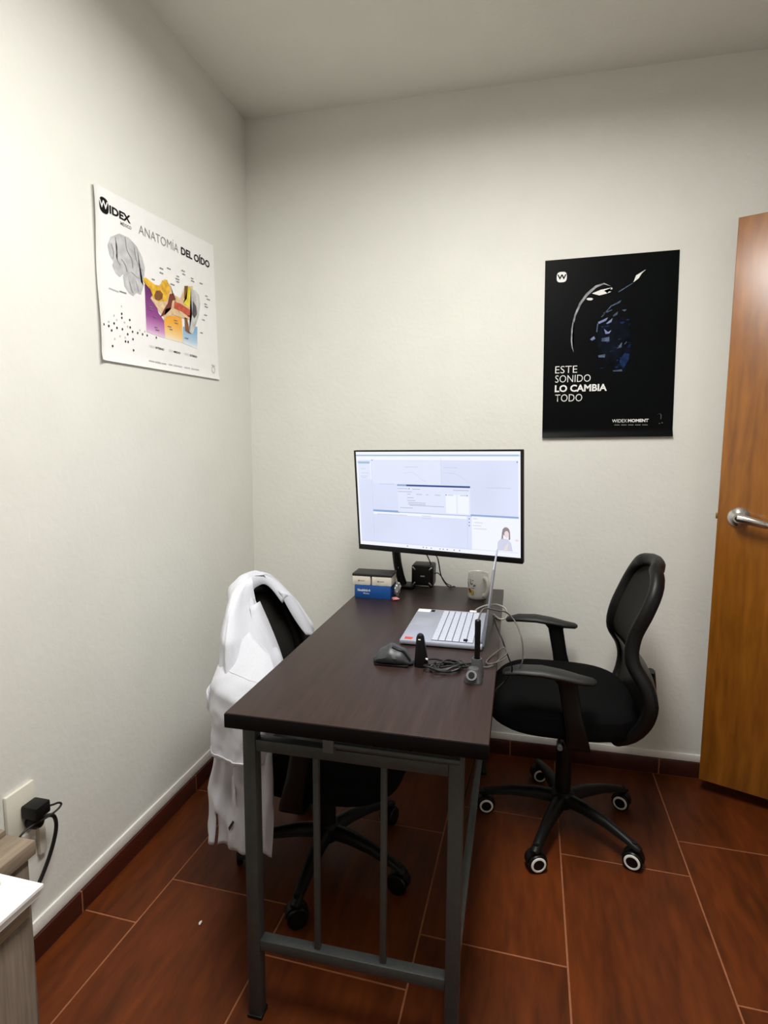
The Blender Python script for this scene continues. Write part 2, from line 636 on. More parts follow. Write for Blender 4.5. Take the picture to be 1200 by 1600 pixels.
TW, TL, GR = 0.3815, 0.585, 0.0025
ROT = R(-1.6)
cr, sr = math.cos(ROT), math.sin(ROT)
px, py = 0.955, -0.60
for i in range(-4, 6):
    joint = -0.40 if i % 2 == 0 else -0.565
    for j in range(-7, 4):
        x0, x1 = i * TW + GR, (i + 1) * TW - GR
        y0, y1 = joint + 0.60 + j * TL + GR, joint + 0.60 + (j + 1) * TL - GR
        q = [(px + x * cr - y * sr, py + x * sr + y * cr) for x, y in ((x0, y0), (x1, y0), (x1, y1), (x0, y1))]
        for ax, val, ge in ((0, 0.0, True), (0, XR, False), (1, YF, True), (1, 0.0, False)):
            q = clip(q, ax, val, ge)
            if len(q) < 3:
                break
        if len(q) < 3:
            continue
        area = abs(sum(q[k][0] * q[(k + 1) % len(q)][1] - q[(k + 1) % len(q)][0] * q[k][1] for k in range(len(q)))) / 2
        if area < 0.002:
            continue
        MB().prism([(x, y, -0.010) for x, y in q], (0, 0, 0.010), 0.0006).build('floor_tile', 'tile', floor, smooth=0)

# baseboards of tile lengths with a painted white strip above
bl = struct(MB().box((0.006, YF / 2, 0.033), (0.012, -YF, 0.064)).build('baseboard_left', 'grout', smooth=0))
y = 0.035
while y > YF:
    a, b = max(y - TL, YF), min(y, 0.0)
    MB().box((0.0065, (a + b) / 2, 0.034), (0.013, b - a - 0.004, 0.064), 0.002).build('baseboard_tile', 'base_tile', bl)
    y -= TL
bb = struct(MB().box((XR / 2, -0.006, 0.033), (XR, 0.012, 0.064)).build('baseboard_back', 'grout', smooth=0))
x = 1.755 - TL * 3
while x < XR:
    a, b = max(x, 0.014), min(x + TL, XR)
    MB().box(((a + b) / 2, -0.0065, 0.034), (b - a - 0.004, 0.013, 0.064), 0.002).build('baseboard_tile', 'base_tile', bb)
    x += TL
struct(MB().box((0.003, YF / 2, 0.0845), (0.007, -YF, 0.036), 0.002).build('trim_1', 'strip'))
struct(MB().box((XR / 2, -0.003, 0.081), (XR, 0.007, 0.029), 0.002).build('trim_2', 'strip'))

# ------------------------------------------------------------------ ceiling lamp (the room's own light)
lx, ly = LAMP_POS
lw, ll = LAMP_SIZE
lamp = thing('ceiling_lamp', 'long white LED panel lamp on the ceiling', 'lamp', (lx, ly, HC - 0.04))
mb = MB()
for s in (-1, 1):
    mb.box((lx + s * (lw / 2 + 0.01), ly, HC - 0.02), (0.02, ll + 0.04, 0.04), 0.003)
    mb.box((lx, ly + s * (ll / 2 + 0.01), HC - 0.02), (lw, 0.02, 0.04), 0.003)
mb.build('lamp_frame', 'white_plastic', lamp)
MB().box((lx, ly, HC - 0.018), (lw, ll, 0.006)).build('diffuser', emit_mat('lamp_diffuser', (1.0, 0.98, 0.94), 4.0), lamp)
ld = bpy.data.lights.new('panel_light', 'AREA')
ld.shape = 'RECTANGLE'
ld.size = lw
ld.size_y = ll
ld.energy = LAMP_POWER
ld.color = (1.0, 0.98, 0.94)
ld.spread = LAMP_SPREAD
lo = bpy.data.objects.new('panel_light', ld)
COL.objects.link(lo)
lo.parent = lamp
lo.location = (0, 0, 0.005)

# ------------------------------------------------------------------ door, opened back against the far wall
DOOR_ANG = R(-22.6)
door = bpy.data.objects.new('door_1', None)
COL.objects.link(door)
door.location = (1.872, -0.110, 0)
door.rotation_euler = (0, 0, DOOR_ANG)
struct(door)
MB().box((0.405, 0.018, 1.0715), (0.81, 0.036, 2.033), 0.002).build('door_slab', 'door', door, world=False)
hd = MB().lathe([(0.0, -0.004), (0.036, -0.004), (0.036, 0.003), (0.031, 0.010), (0.019, 0.015), (0.014, 0.02), (0.0, 0.02)], (0.066, 0.0, 1.064), (0, -1, 0), 40).build('door_handle', 'chrome', door, world=False)
hd['label'] = 'brushed steel lever handle'
lev = spline([(0.066, -0.045, 1.064), (0.085, -0.05, 1.062), (0.115, -0.052, 1.056), (0.145, -0.050, 1.049), (0.160, -0.044, 1.046)], 5)
mb = MB().cyl((0.066, -0.012, 1.064), (0.066, -0.052, 1.064), 0.0125, 0.0145)
mb.tube(lev, [0.0115 - 0.0025 * k / (len(lev) - 1) for k in range(len(lev))], 14, flat=1.35)
mb.build('lever', 'chrome', hd, world=False)
MB().cyl((0.066, -0.050, 1.064), (0.066, -0.0545, 1.064), 0.0085).build('keyhole', 'black_gloss', hd, world=False)
MB().box((-0.003, 0.018, 1.064), (0.008, 0.014, 0.022), 0.002).build('latch', 'brass', door, world=False)

# ------------------------------------------------------------------ desk
DX0, DX1, DYN, DYF, DZ = 0.578, 1.126, -1.333, -0.118, 0.748
desk = thing('desk', 'narrow dark brown office desk with grey metal leg frames', 'desk', ((DX0 + DX1) / 2, (DYN + DYF) / 2, 0))
MB().box(((DX0 + DX1) / 2, (DYN + DYF) / 2, DZ - 0.0135), (DX1 - DX0, DYF - DYN, 0.027), 0.0015).build('desktop', 'desk_top', desk)
MB().box(((DX0 + DX1) / 2, DYN - 0.0012, DZ - 0.0165), (DX1 - DX0, 0.0024, 0.030), 0.0005).build('edge_band', 'desk_edge', desk)
LXL, LXR = 0.614, 1.062
for yy, near in ((-1.283, True), (-0.165, False)):
    for xx in (LXL, LXR):
        leg = MB().box((xx, yy, 0.3605), (0.030, 0.030, 0.721), 0.003).build('leg', 'steel_grey', desk)
        MB().box((xx, yy, 0.004), (0.036, 0.036, 0.008), 0.002).build('foot_cap', 'black_plastic', leg)
    MB().box(((LXL + LXR) / 2, yy, 0.662), (LXR - LXL - 0.03, 0.026, 0.026), 0.002).build('top_rail', 'steel_grey', desk)
    MB().box(((LXL + LXR) / 2, yy, 0.185), (LXR - LXL - 0.03, 0.026, 0.026), 0.002).build('lower_rail', 'steel_grey', desk)
    for xx in (0.763, 0.912):
        MB().box((xx, yy, 0.4235), (0.013, 0.013, 0.452), 0.002).build('upright_bar', 'steel_grey', desk)
    mb = MB().tube([(0.80, yy - 0.02, 0.690), (LXR + 0.008, yy - 0.02, 0.688)], 0.0075, 8)
    rod = mb.build('support_rod', 'steel_grey', desk)
    br = MB().box((0.799, yy - 0.018, 0.690), (0.024, 0.022, 0.030), 0.002).build('bracket', 'steel_light', rod)
for xx in (LXL, LXR):
    MB().box((xx, -0.724, 0.706), (0.026, 1.088, 0.026), 0.002).build('side_rail', 'steel_grey', desk)
MB().box((LXR, -0.724, 0.185), (0.020, 1.088, 0.020), 0.002).build('lower_side_rail', 'steel_light', desk)

# ------------------------------------------------------------------ monitor on its arm
mC = Vector((0.89, -0.463, 1.115))
mr_ = Vector((math.cos(-0.283), math.sin(-0.283), 0))
mn_ = Vector((math.sin(-0.283), -math.cos(-0.283), 0))
mu_ = Vector((0, 0, 1)) * math.cos(0.082) + mn_ * math.sin(0.082)
FM = Frame(mC, mr_ * math.cos(0.011) + mu_ * math.sin(0.011), mu_ * math.cos(0.011) - mr_ * math.sin(0.011))
MW, MH = 0.306, 0.1815
mon = thing('computer_monitor', 'large black monitor showing a pale blue program window on the desk', 'monitor', (0.735, -0.165, DZ))
fm4 = Matrix((
    (FM.r.x, FM.u.x, FM.n.x, mC.x), (FM.r.y, FM.u.y, FM.n.y, mC.y), (FM.r.z, FM.u.z, FM.n.z, mC.z), (0, 0, 0, 1)))


def mbox(mb, c, s, bevel=0.0):
    b = MB().box(c, s, bevel)
    bmesh.ops.transform(b.bm, matrix=fm4, verts=b.bm.verts)
    me = bpy.data.meshes.new('t')
    b.bm.to_mesh(me)
    b.bm.free()
    mb.bm.from_mesh(me)
    bpy.data.meshes.remove(me)
    return mb


mb = MB()
mbox(mb, (0, 0, -0.010), (2 * MW, 2 * MH, 0.016), 0.003)
mbox(mb, (0, -0.02, -0.028), (0.40, 0.24, 0.028), 0.012)
mbox(mb, (0, 0.0, -0.05), (0.11, 0.11, 0.02), 0.003)
mb.build('monitor_housing', 'black_plastic', mon)
bz = MB()
mbox(bz, (0, MH - 0.0025, 0.0), (2 * MW, 0.005, 0.005), 0.001)
mbox(bz, (0, -MH + 0.0095, 0.0), (2 * MW, 0.019, 0.005), 0.001)
mbox(bz, (-MW + 0.0035, 0.007, 0.0), (0.007, 2 * MH - 0.024, 0.005), 0.001)
mbox(bz, (MW - 0.0035, 0.007, 0.0), (0.007, 2 * MH - 0.024, 0.005), 0.001)
bz.build('bezel', 'black_gloss', mon)
scr = rect(MB(), FM, -0.299, -0.1625, 0.299, 0.1765, 0.0).build('screen', 'scr_back', mon, smooth=0)
L1, L2, L3, L4 = 0.0003, 0.0005, 0.0007, 0.0009


def scr_part(name, material, rects, k, discs=()):
    b = MB()
    for q in rects:
        rect(b, FM, q[0], q[1], q[2], q[3], k)
    for q in discs:
        disc(b, FM, q[0], q[1], q[2], q[2], k, 8)
    o = b.build(name, material, scr, smooth=0)
    if len(rects) + len(discs) > 1:
        o['kind'] = 'stuff'
    return o


scr_part('window_border', 'scr_white', [(-0.299, 0.1665, 0.299, 0.1765), (-0.299, -0.1625, 0.299, -0.150), (-0.299, 0.1475, 0.299, 0.1612),
                                        (-0.299, -0.150, -0.292, 0.1475), (0.292, -0.150, 0.299, 0.1475), (-0.243, 0.078, -0.238, 0.142),
                                        (0.136, -0.150, 0.292, -0.035), (-0.237, -0.046, 0.12, -0.037)], L1)
scr_part('title_bar', 'scr_teal', [(-0.299, 0.1612, 0.294, 0.1662), (-0.299, 0.135, -0.243, 0.142)], L1)
scr_part('section_bar', 'scr_blue', [(-0.238, -0.0375, -0.130, -0.0300), (0.133, -0.0365, 0.294, -0.0295)], L1)
scr_part('side_pane', 'scr_panel', [(-0.291, 0.079, -0.244, 0.133), (-0.234, 0.066, 0.030, 0.145)], L1)
scr_part('divider', 'scr_line', [(0.0315, 0.066, 0.0325, 0.155), (0.1205, -0.148, 0.1215, -0.040), (-0.238, -0.135, -0.2372, 0.13), (-0.292, -0.1475, 0.292, -0.1465)], L2)
dl = scr_part('dialog_window', 'scr_panel', [(-0.136, -0.034, 0.133, 0.0615)], L2)
scr_part('dialog_title', 'scr_navy', [(-0.100, 0.0575, 0.133, 0.0635)], L3)
scr_part('dialog_title_end', 'scr_blue', [(-0.136, 0.0575, -0.100, 0.0635), (-0.134, -0.0357, 0.133, -0.0340)], L3)
scr_part('dialog_column', 'scr_white', [(0.088, -0.030, 0.128, 0.034), (0.046, -0.030, 0.084, 0.034)], L3)
SBAR = [(-0.1155, 0.0488, .04), (-0.0631, 0.0481, .03), (-0.1066, 0.0384, .055), (0.1006, 0.0488, .055), (-0.0914, 0.03, .014), (-0.0516, 0.0302, .022), (-0.0215, 0.0302, .01), (0.017, 0.0299, .02), (0.0634, 0.0315, .02), (0.1087, 0.0315, .022), (-0.0857, 0.0179, .025), (-0.083, 0.0079, .03), (-0.0618, 0.0009, .066), (-0.062, -0.0047, .066), (-0.0248, -0.0087, .13), (-0.1028, -0.0183, .05), (-0.1751, 0.063, .06), (0.2281, 0.0604, .08), (-0.0784, 0.1244, .05), (0.0657, 0.1233, .05), (-0.1611, -0.0451, .12), (-0.027, -0.0437, .035), (-0.0273, -0.0521, .035), (-0.2708, 0.1166, .02), (-0.2651, 0.101, .03), (-0.2684, 0.0895, .03), (-0.2696, 0.0837, .018), (0.1489, -0.0434, .016), (0.1597, -0.0561, .03), (0.1541, -0.0661, .03), (0.1649, -0.0761, .045)]
scr_part('text_lines', 'scr_grey', [(x - w / 2, y - 0.0009, x + w / 2, y + 0.0009) for x, y, w in SBAR[:16]], L4)
scr_part('pane_text', 'scr_line', [(x - w / 2, y - 0.0010, x + w / 2, y + 0.0010) for x, y, w in SBAR[16:]], L4)
SDOT = [(-0.09, 0.049), (0.0479, 0.032), (0.1226, 0.032), (0.1278, -0.0446), (0.1276, -0.0564), (0.1274, -0.0672), (-0.1041, -0.1552), (-0.043, -0.1549), (-0.0308, -0.1551), (-0.0126, -0.1553), (0.0204, -0.1554), (0.0322, -0.1555), (0.047, -0.1554), (0.072, -0.155), (0.0916, -0.155), (0.2886, 0.1431), (-0.2325, 0.1472)]
scr_part('icons', 'scr_dark', [], L4, [(x, y, 0.0021) for x, y in SDOT])
for crv in ([(-0.1101, 0.1019), (-0.0791, 0.1057), (-0.0611, 0.0989), (-0.0435, 0.0844), (-0.0259, 0.075)], [(0.0396, 0.1059), (0.0681, 0.1048), (0.0906, 0.0999), (0.1071, 0.0896), (0.13, 0.074)]):
    q = spline([(a, c, 0) for a, c in crv], 5)
    flat(MB(), FM, [(v.x, v.y + 0.0006) for v in q] + [(v.x, v.y - 0.0006) for v in reversed(q)], L3).build('audiogram_curve', 'scr_line', scr, smooth=0)
# photo of two people printed on the program's page
pg = MB()
flat(pg, FM, [(0.222, -0.143), (0.224, -0.115), (0.236, -0.103), (0.256, -0.104), (0.268, -0.116), (0.273, -0.143)], L2)
pg.build('pictured_coat', 'scr_coat', scr, smooth=0)
pg = MB()
disc(pg, FM, 0.2515, -0.080, 0.0125, 0.015, L2, 12)
flat(pg, FM, [(0.2385, -0.082), (0.243, -0.082), (0.2415, -0.108), (0.236, -0.104)], L2)
flat(pg, FM, [(0.261, -0.082), (0.2645, -0.080), (0.2655, -0.104), (0.260, -0.107)], L2)
pg.build('pictured_hair', 'scr_hair', scr, smooth=0)
pg = MB()
disc(pg, FM, 0.2535, -0.0885, 0.0078, 0.0115, L3, 12)
disc(pg, FM, 0.287, -0.106, 0.006, 0.004, L3, 8)
flat(pg, FM, [(0.243, -0.141), (0.252, -0.122), (0.259, -0.118), (0.255, -0.141)], L3)
pg.build('pictured_skin', 'scr_skin', scr, smooth=0)
mb = MB()
mb.box((0.735, -0.165, DZ + 0.006), (0.085, 0.085, 0.012), 0.004)
mb.build('arm_base', 'black_plastic', mon)
arm = spline([(0.728, -0.165, DZ + 0.01), (0.716, -0.168, 0.80), (0.706, -0.175, 0.86), (0.704, -0.19, 0.94), (0.72, -0.21, 1.03), (0.77, -0.25, 1.09), (0.84, -0.33, 1.11), (0.885, -0.395, 1.114)], 6)
ao = MB().tube(arm, [0.021] * len(arm), 14, flat=0.8).build('monitor_arm', 'black_plastic', mon)
MB().lathe([(0, 0), (0.005, 0), (0.005, 0.003), (0, 0.003)], (0.718, -0.184, 0.79), (0, -1, 0), 14).build('arm_screw', 'chrome', ao)
MB().lathe([(0, 0), (0.004, 0), (0.004, 0.003), (0, 0.003)], (0.712, -0.188, 0.83), (0, -1, 0), 14).build('arm_screw', 'chrome', ao)


def cord(name, label, pts, r, material, n=8, group=None, cat='cable'):
    return tag(MB().tube(spline(pts, n), r, 8).build(name, material), label, cat, group)


cord('monitor_cable', 'thin black cable dropping behind the black cube speaker', [(0.845, -0.42, 1.0), (0.842, -0.33, 0.93), (0.838, -0.20, 0.872), (0.836, -0.07, 0.80), (0.84, -0.06, 0.752)], 0.0024, 'cord_black')
cord('power_cable', 'black cable hanging from the monitor between speaker and mug', [(0.885, -0.42, 1.0), (0.88, -0.32, 0.92), (0.875, -0.20, 0.868), (0.884, -0.17, 0.80), (0.908, -0.15, 0.757), (0.935, -0.13, 0.7515)], 0.0024, 'cord_black')

# ------------------------------------------------------------------ cube speaker
SX, SY, SS = 0.807, -0.122, 0.088
spk = thing('cube_speaker', 'small black cube speaker with silver corner clips', 'speaker', (SX, SY, DZ))
MB().box((SX, SY, DZ + SS / 2 + 0.002), (SS, SS, SS), 0.008, seg=3).build('speaker_body', 'black_plastic', spk)
MB().box((SX, SY - SS / 2 - 0.001, DZ + SS / 2 + 0.002), (0.062, 0.004, 0.062), 0.0015).build('speaker_grille', 'black_mesh', spk)
for sx in (-1, 1):
    for sz in (-1, 1):
        MB().box((SX + sx * 0.033, SY - SS / 2 - 0.0015, DZ + SS / 2 + 0.002 + sz * 0.031), (0.017, 0.004, 0.006), 0.0012,
                 rot=Matrix.Rotation(sx * sz * R(-48), 4, 'Y')).build('corner_clip', 'chrome', spk)
MB().box((SX, SY - SS / 2 - 0.001, DZ + 0.007), (0.056, 0.004, 0.004), 0.001).build('silver_strip', 'chrome', spk)
MB().box((SX + 0.002, SY - SS / 2 - 0.0032, DZ + SS / 2 + 0.003), (0.017, 0.0006, 0.0042)).build('badge', 'ink_pale', spk)
cord('speaker_cable', 'short black cord looping from the side of the speaker', [(0.851, -0.135, 0.80), (0.866, -0.14, 0.805), (0.882, -0.145, 0.792), (0.90, -0.14, 0.766), (0.918, -0.12, 0.7515)], 0.002, 'cord_black')

# ------------------------------------------------------------------ boxes
BX0, BX1, BYF = 0.588, 0.724, -0.378
bxc = ((BX0 + BX1) / 2, BYF + 0.05, DZ)
bbx = thing('blue_box', 'blue cardboard box with white lettering on the desk corner', 'box', bxc)
MB().box((bxc[0], bxc[1], DZ + 0.0245), (BX1 - BX0, 0.10, 0.049), 0.0012).build('box_body', 'blue_card', bbx)
FB = Frame((BX0, BYF, DZ), (1, 0, 0), (0, 0, 1))
put_text(MB(), 'Noahlink-6', FB, 0.012, 0.0262, 0.048, 0.0095, 0.0004, 0.02).build('lettering', 'ink_white', bbx, smooth=0)
put_text(MB(), 'Wireless', FB, 0.033, 0.0165, 0.023, 0.0056, 0.0004, 0.0).build('lettering', 'ink_white', bbx, smooth=0)
for k, (x0, x1, lab) in enumerate(((0.580, 0.6475, 'left cream carton of the pair on the blue box'), (0.6535, 0.727, 'right cream carton of the pair on the blue box'))):
    z0 = DZ + 0.0495
    cb = thing('cream_carton', lab, 'box', ((x0 + x1) / 2, BYF + 0.045, z0), group='cream cartons on the blue box')
    MB().box(((x0 + x1) / 2, BYF + 0.045, z0 + 0.0165), (x1 - x0, 0.086, 0.033), 0.0015).build('carton_body', 'cream_card', cb)
    f2 = Frame((x0, BYF + 0.002, z0), (1, 0, 0), (0, 0, 1))
    b = MB()
    disc(b, f2, 0.024, 0.016, 0.0034, 0.0034, 0.0004, 10)
    for q in range(4):
        rect(b, f2, 0.0295 + q * 0.0045, 0.0140, 0.0325 + q * 0.0045, 0.0178, 0.0004)
    b.build('carton_print', 'ink_grey', cb, smooth=0)['kind'] = 'stuff'
tag(MB().box((0.6535, BYF + 0.046, DZ + 0.0875), (0.150, 0.090, 0.009), 0.0015).build('black_case', 'black_card'), 'flat black case lying across the two cream cartons', 'case')
# crumpled foil pouch and pink wrapper at the box's side
random.seed(4)
fo = bmesh.new()
bmesh.ops.create_icosphere(fo, subdivisions=3, radius=1.0)
for v in fo.verts:
    n = mnoise.noise(v.co * 2.1) * 0.5 + mnoise.noise(v.co * 5.0) * 0.22
    c = v.co * (1 + n)
    v.co = Vector((c.x * 0.011, c.y * 0.024, c.z * 0.026))
lowz = min(v.co.z for v in fo.verts)
fb = MB()
fb._merge(fo, Matrix.Translation((0.7415, BYF + 0.045, DZ - lowz + 0.002)))
tag(fb.build('foil_pouch', 'foil'), 'crumpled silver pouch squeezed beside the blue box', 'pouch')
fo = bmesh.new()
bmesh.ops.create_icosphere(fo, subdivisions=2, radius=1.0)
for v in fo.verts:
    c = v.co * (1 + mnoise.noise(v.co * 2.5) * 0.55)
    v.co = Vector((c.x * 0.014, c.y * 0.012, c.z * 0.006))
lowz = min(v.co.z for v in fo.verts)
fb = MB()
fb._merge(fo, Matrix.Translation((0.742, BYF + 0.002, DZ - lowz)))
tag(fb.build('candy_wrapper', 'pink_card'), 'small pink and white wrapper on the desk by the blue box', 'wrapper')

# ------------------------------------------------------------------ mug
mx_, my_ = 1.034, -0.268
mug = thing('coffee_mug', 'white ceramic mug with black lettering and yellow print', 'mug', (mx_, my_, DZ))
MB().lathe([(0, 0.0), (0.030, 0.0), (0.034, 0.003), (0.0365, 0.010), (0.0370, 0.05), (0.0375, 0.094), (0.0365, 0.0965), (0.0345, 0.094), (0.034, 0.05), (0.033, 0.010), (0.0, 0.007)], (mx_, my_, DZ), n=48).build('mug_body', 'mug', mug)
ha = R(-52)
hp = []
for rr_, zz_ in ((0.034, 0.080), (0.048, 0.083), (0.060, 0.074), (0.0645, 0.056), (0.061, 0.038), (0.050, 0.022), (0.035, 0.016)):
    hp.append((mx_ + rr_ * math.cos(ha), my_ + rr_ * math.sin(ha), DZ + zz_))
MB().tube(spline(hp, 5), 0.0062, 12, flat=1.25).build('handle', 'mug', mug)


def mug_patch(b, a0, a1, z0, z1, r=0.0378):
    n = 5
    b.sheet([[(mx_ + r * math.cos(R(a0 + (a1 - a0) * k / n)), my_ + r * math.sin(R(a0 + (a1 - a0) * k / n)), DZ + z) for k in range(n + 1)] for z in (z0, z1)])
    return b


b = MB()
for a0, a1, z0, z1 in ((-172, -164, 0.066, 0.074), (-170, -160, 0.052, 0.062), (-140, -128, 0.0715, 0.0735), (-124, -112, 0.071, 0.0728), (-138, -126, 0.0655, 0.0672), (-136, -131, 0.057, 0.0635), (-129, -122, 0.0555, 0.0595), (-121, -117, 0.058, 0.063), (-114, -104, 0.0495, 0.0512), (-112, -100, 0.0555, 0.0572), (-112, -108, 0.0512, 0.0555), (-103, -100, 0.0512, 0.0555), (-126, -106, 0.0425, 0.0443), (-158, -152, 0.044, 0.054), (-112, -110, 0.018, 0.031)):
    mug_patch(b, a0, a1, z0, z1)
b.build('mug_lettering', 'ink_black', mug)['kind'] = 'stuff'
b = MB()
for a0, a1, z0, z1 in ((-128, -114, 0.020, 0.037), (-150, -138, 0.022, 0.032), (-124, -116, 0.0155, 0.020)):
    mug_patch(b, a0, a1, z0, z1)
b.build('yellow_print', 'mug_yellow', mug)['kind'] = 'stuff'
b = MB()
for a0, a1, z0, z1 in ((-150, -132, 0.032, 0.040), (-136, -128, 0.026, 0.034)):
    mug_patch(b, a0, a1, z0, z1, 0.0380)
b.build('red_print', 'mug_red', mug)['kind'] = 'stuff'

# ------------------------------------------------------------------ laptop, opened towards the left chair
LP = (0.9675, -0.674, DZ)
lap = thing('laptop', 'open silver laptop seen edge-on, its screen towards the coat chair', 'laptop', LP)
BX_0, BX_1, BY_0, BY_1 = 0.852, 1.084, -0.838, -0.512
base = MB().box(((BX_0 + BX_1) / 2, (BY_0 + BY_1) / 2, DZ + 0.0095), (BX_1 - BX_0, BY_1 - BY_0, 0.012), 0.003).build('laptop_base', 'laptop', lap)
KX0, KX1, KY0, KY1 = 0.940, 1.058, -0.822, -0.530
zt = DZ + 0.0155
MB().box(((BX_0 + BX_1) / 2, (BY_0 + BY_1) / 2, DZ + 0.003), (BX_1 - BX_0 - 0.02, BY_1 - BY_0 - 0.012, 0.006), 0.001).build('underside', 'black_plastic', base)
MB().box(((KX0 + KX1) / 2, (KY0 + KY1) / 2, zt + 0.0002), (KX1 - KX0, KY1 - KY0, 0.001)).build('keyboard_well', 'laptop_dark', base)
kmesh = None
rows, cols = 6, 15
kw, kl = (KX1 - KX0) / rows, (KY1 - KY0) / cols
for i in range(rows):
    for j in range(cols):
        c = (KX0 + (i + 0.5) * kw, KY0 + (j + 0.5) * kl, zt + 0.0018)
        if kmesh is None:
            k0 = MB().box((0, 0, 0), (kw - 0.0022, kl - 0.0018, 0.0022), 0.0006, seg=1).build('key', 'keycap', base, world=False)
            kmesh = k0.data
            k = k0
        else:
            k = bpy.data.objects.new('key', kmesh)
            COL.objects.link(k)
            k.parent = base
        k.location = Vector(c) - Vector(base['_w'])
MB().box((0.895, -0.640, zt + 0.0001), (0.062, 0.105, 0.0008), 0.0003).build('touchpad', 'laptop', base)
MB().box((0.876, -0.535, zt + 0.0004), (0.040, 0.030, 0.0006)).build('white_sticker', 'paper', base)
MB().box((0.905, -0.533, zt + 0.0004), (0.012, 0.022, 0.0006)).build('dark_sticker', 'ink_black', base)
MB().box((0.875, -0.818, zt + 0.0004), (0.022, 0.018, 0.0006)).build('red_sticker', 'red_sticker', base)
MB().box((1.036, -0.812, zt + 0.0042), (0.012, 0.012, 0.005), 0.0015).build('dongle', 'black_plastic', base)
# lid leaning back a few degrees
b = MB()
tilt = R(5.6)
lrot = Matrix.Rotation(tilt, 4, 'Y')
lidc = Vector((1.087, (BY_0 + BY_1) / 2, DZ + 0.014)) + Vector((math.sin(tilt), 0, math.cos(tilt))) * 0.109
lid = MB().box(lidc, (0.0048, BY_1 - BY_0, 0.218), 0.0015, rot=lrot).build('lid', 'laptop', lap)
MB().box(lidc + Vector((-0.0024, 0, 0)), (0.0012, BY_1 - BY_0 - 0.016, 0.200), rot=lrot).build('laptop_screen', 'screen_off', lid)
MB().tube([(1.082, BY_0 + 0.02, DZ + 0.0145), (1.082, BY_1 - 0.02, DZ + 0.0145)], 0.0055, 10).build('hinge', 'laptop_dark', lap)

# ------------------------------------------------------------------ mouse (tall ergonomic)
ms = thing('computer_mouse', 'grey ergonomic mouse in front of the laptop', 'mouse', (0.864, -0.975, DZ))
rg = []
nu = 20
for k in range(nu + 1):
    t = k / nu
    xx = 0.812 + 0.106 * t
    env = max(0.02, math.sin(PI * min(1, max(0, t)) ** 0.8)) ** 0.45
    top = interp([(0, 0.012), (0.2, 0.036), (0.42, 0.049), (0.7, 0.040), (1.0, 0.010)], t)
    half = 0.036 * env
    ring = []
    for m_ in range(20):
        a = 2 * PI * m_ / 20
        cy_, cz_ = math.cos(a), math.sin(a)
        zz_ = (top * 0.5) * (1 + math.copysign(abs(cz_) ** 0.8, cz_))
        ring.append((xx, -0.975 + half * cy_ * (1 - 0.25 * max(0, cz_)) + 0.006 * zz_ / 0.05, DZ + 0.001 + zz_))
    rg.append(ring)
mo = MB().rings(rg).build('mouse_body', 'grey_mouse', ms)
pts = []
for k in range(9):
    t = 0.48 + 0.45 * k / 8
    top = interp([(0, 0.012), (0.2, 0.036), (0.42, 0.049), (0.7, 0.040), (1.0, 0.010)], t)
    pts.append((0.812 + 0.106 * t, -0.975 - 0.010, DZ + 0.0005 + top))
MB().tube(pts, 0.0045, 8, flat=0.5).build('button_strip', 'black_gloss', ms)
MB().box((0.864, -0.975, DZ + 0.003), (0.088, 0.058, 0.006), 0.0025).build('mouse_skirt', 'black_plastic', ms)

# ------------------------------------------------------------------ upright black receiver
rc = thing('wireless_receiver', 'upright black receiver with rounded top beside the mouse', 'receiver', (0.938, -0.975, DZ))
rg = []
for z_, w_, d_ in ((0.0, 0.0175, 0.019), (0.004, 0.0180, 0.0195), (0.03, 0.0150, 0.017), (0.06, 0.0115, 0.014), (0.074, 0.0100, 0.0125), (0.081, 0.0075, 0.010), (0.084, 0.003, 0.005)):
    rg.append([(0.938 - 0.004 * z_ / 0.08 + w_ * math.copysign(abs(math.cos(a)) ** 0.7, math.cos(a)), -0.975 + d_ * math.copysign(abs(math.sin(a)) ** 0.7, math.sin(a)), DZ + z_) for a in (2 * PI * k / 20 for k in range(20))])
MB().rings(rg).build('receiver_body', 'black_gloss', rc)
MB().box((0.934, -0.9875, DZ + 0.072), (0.006, 0.001, 0.003)).build('receiver_mark', 'ink_white', rc)
MB().cyl((0.951, -0.985, DZ + 0.022), (0.957, -0.988, DZ + 0.022), 0.0024).build('status_light', 'ink_white', rc)

# ------------------------------------------------------------------ pen stand with black stylus
ps = thing('pen_stand', 'grey conical pen stand holding a black stylus near the desk edge', 'pen stand', (1.076, -1.035, DZ))
rg = []
for z_, s_, oy in ((0, 0.022, 0), (0.003, 0.0225, 0), (0.022, 0.0155, 0.002), (0.032, 0.012, 0.003), (0.034, 0.008, 0.003)):
    rg.append([(1.0755 + s_ * math.copysign(abs(math.cos(a)) ** 0.75, math.cos(a)), -1.045 + oy + s_ * math.copysign(abs(math.sin(a)) ** 0.75, math.sin(a)), DZ + z_) for a in (2 * PI * k / 24 for k in range(24))])
st = MB().rings(rg).build('stand_base', 'grey_stand', ps)
MB().lathe([(0.0125, 0), (0.0125, 0.004), (0.0075, 0.004), (0.0065, 0.001), (0.0065, 0)], (1.072, -1.062, DZ + 0.020), (0, -0.75, 0.66), 24).build('holder_ring', 'grey_stand', st)
MB().lathe([(0, 0), (0.0072, 0), (0.0072, 0.002), (0, 0.002)], (1.072, -1.0652, DZ + 0.0228), (0, -0.75, 0.66), 20).build('hole_shade_disc', 'poster_black', st)  # solid black disc on the ring, painting the shade inside its hollow
MB().lathe([(0.017, 0.0), (0.0165, 0.02), (0.0125, 0.042), (0.012, 0.045), (0.0085, 0.045), (0.0085, 0.04)], (1.081, -1.012, DZ + 0.001), n=24).build('rear_holder', 'grey_stand', ps)
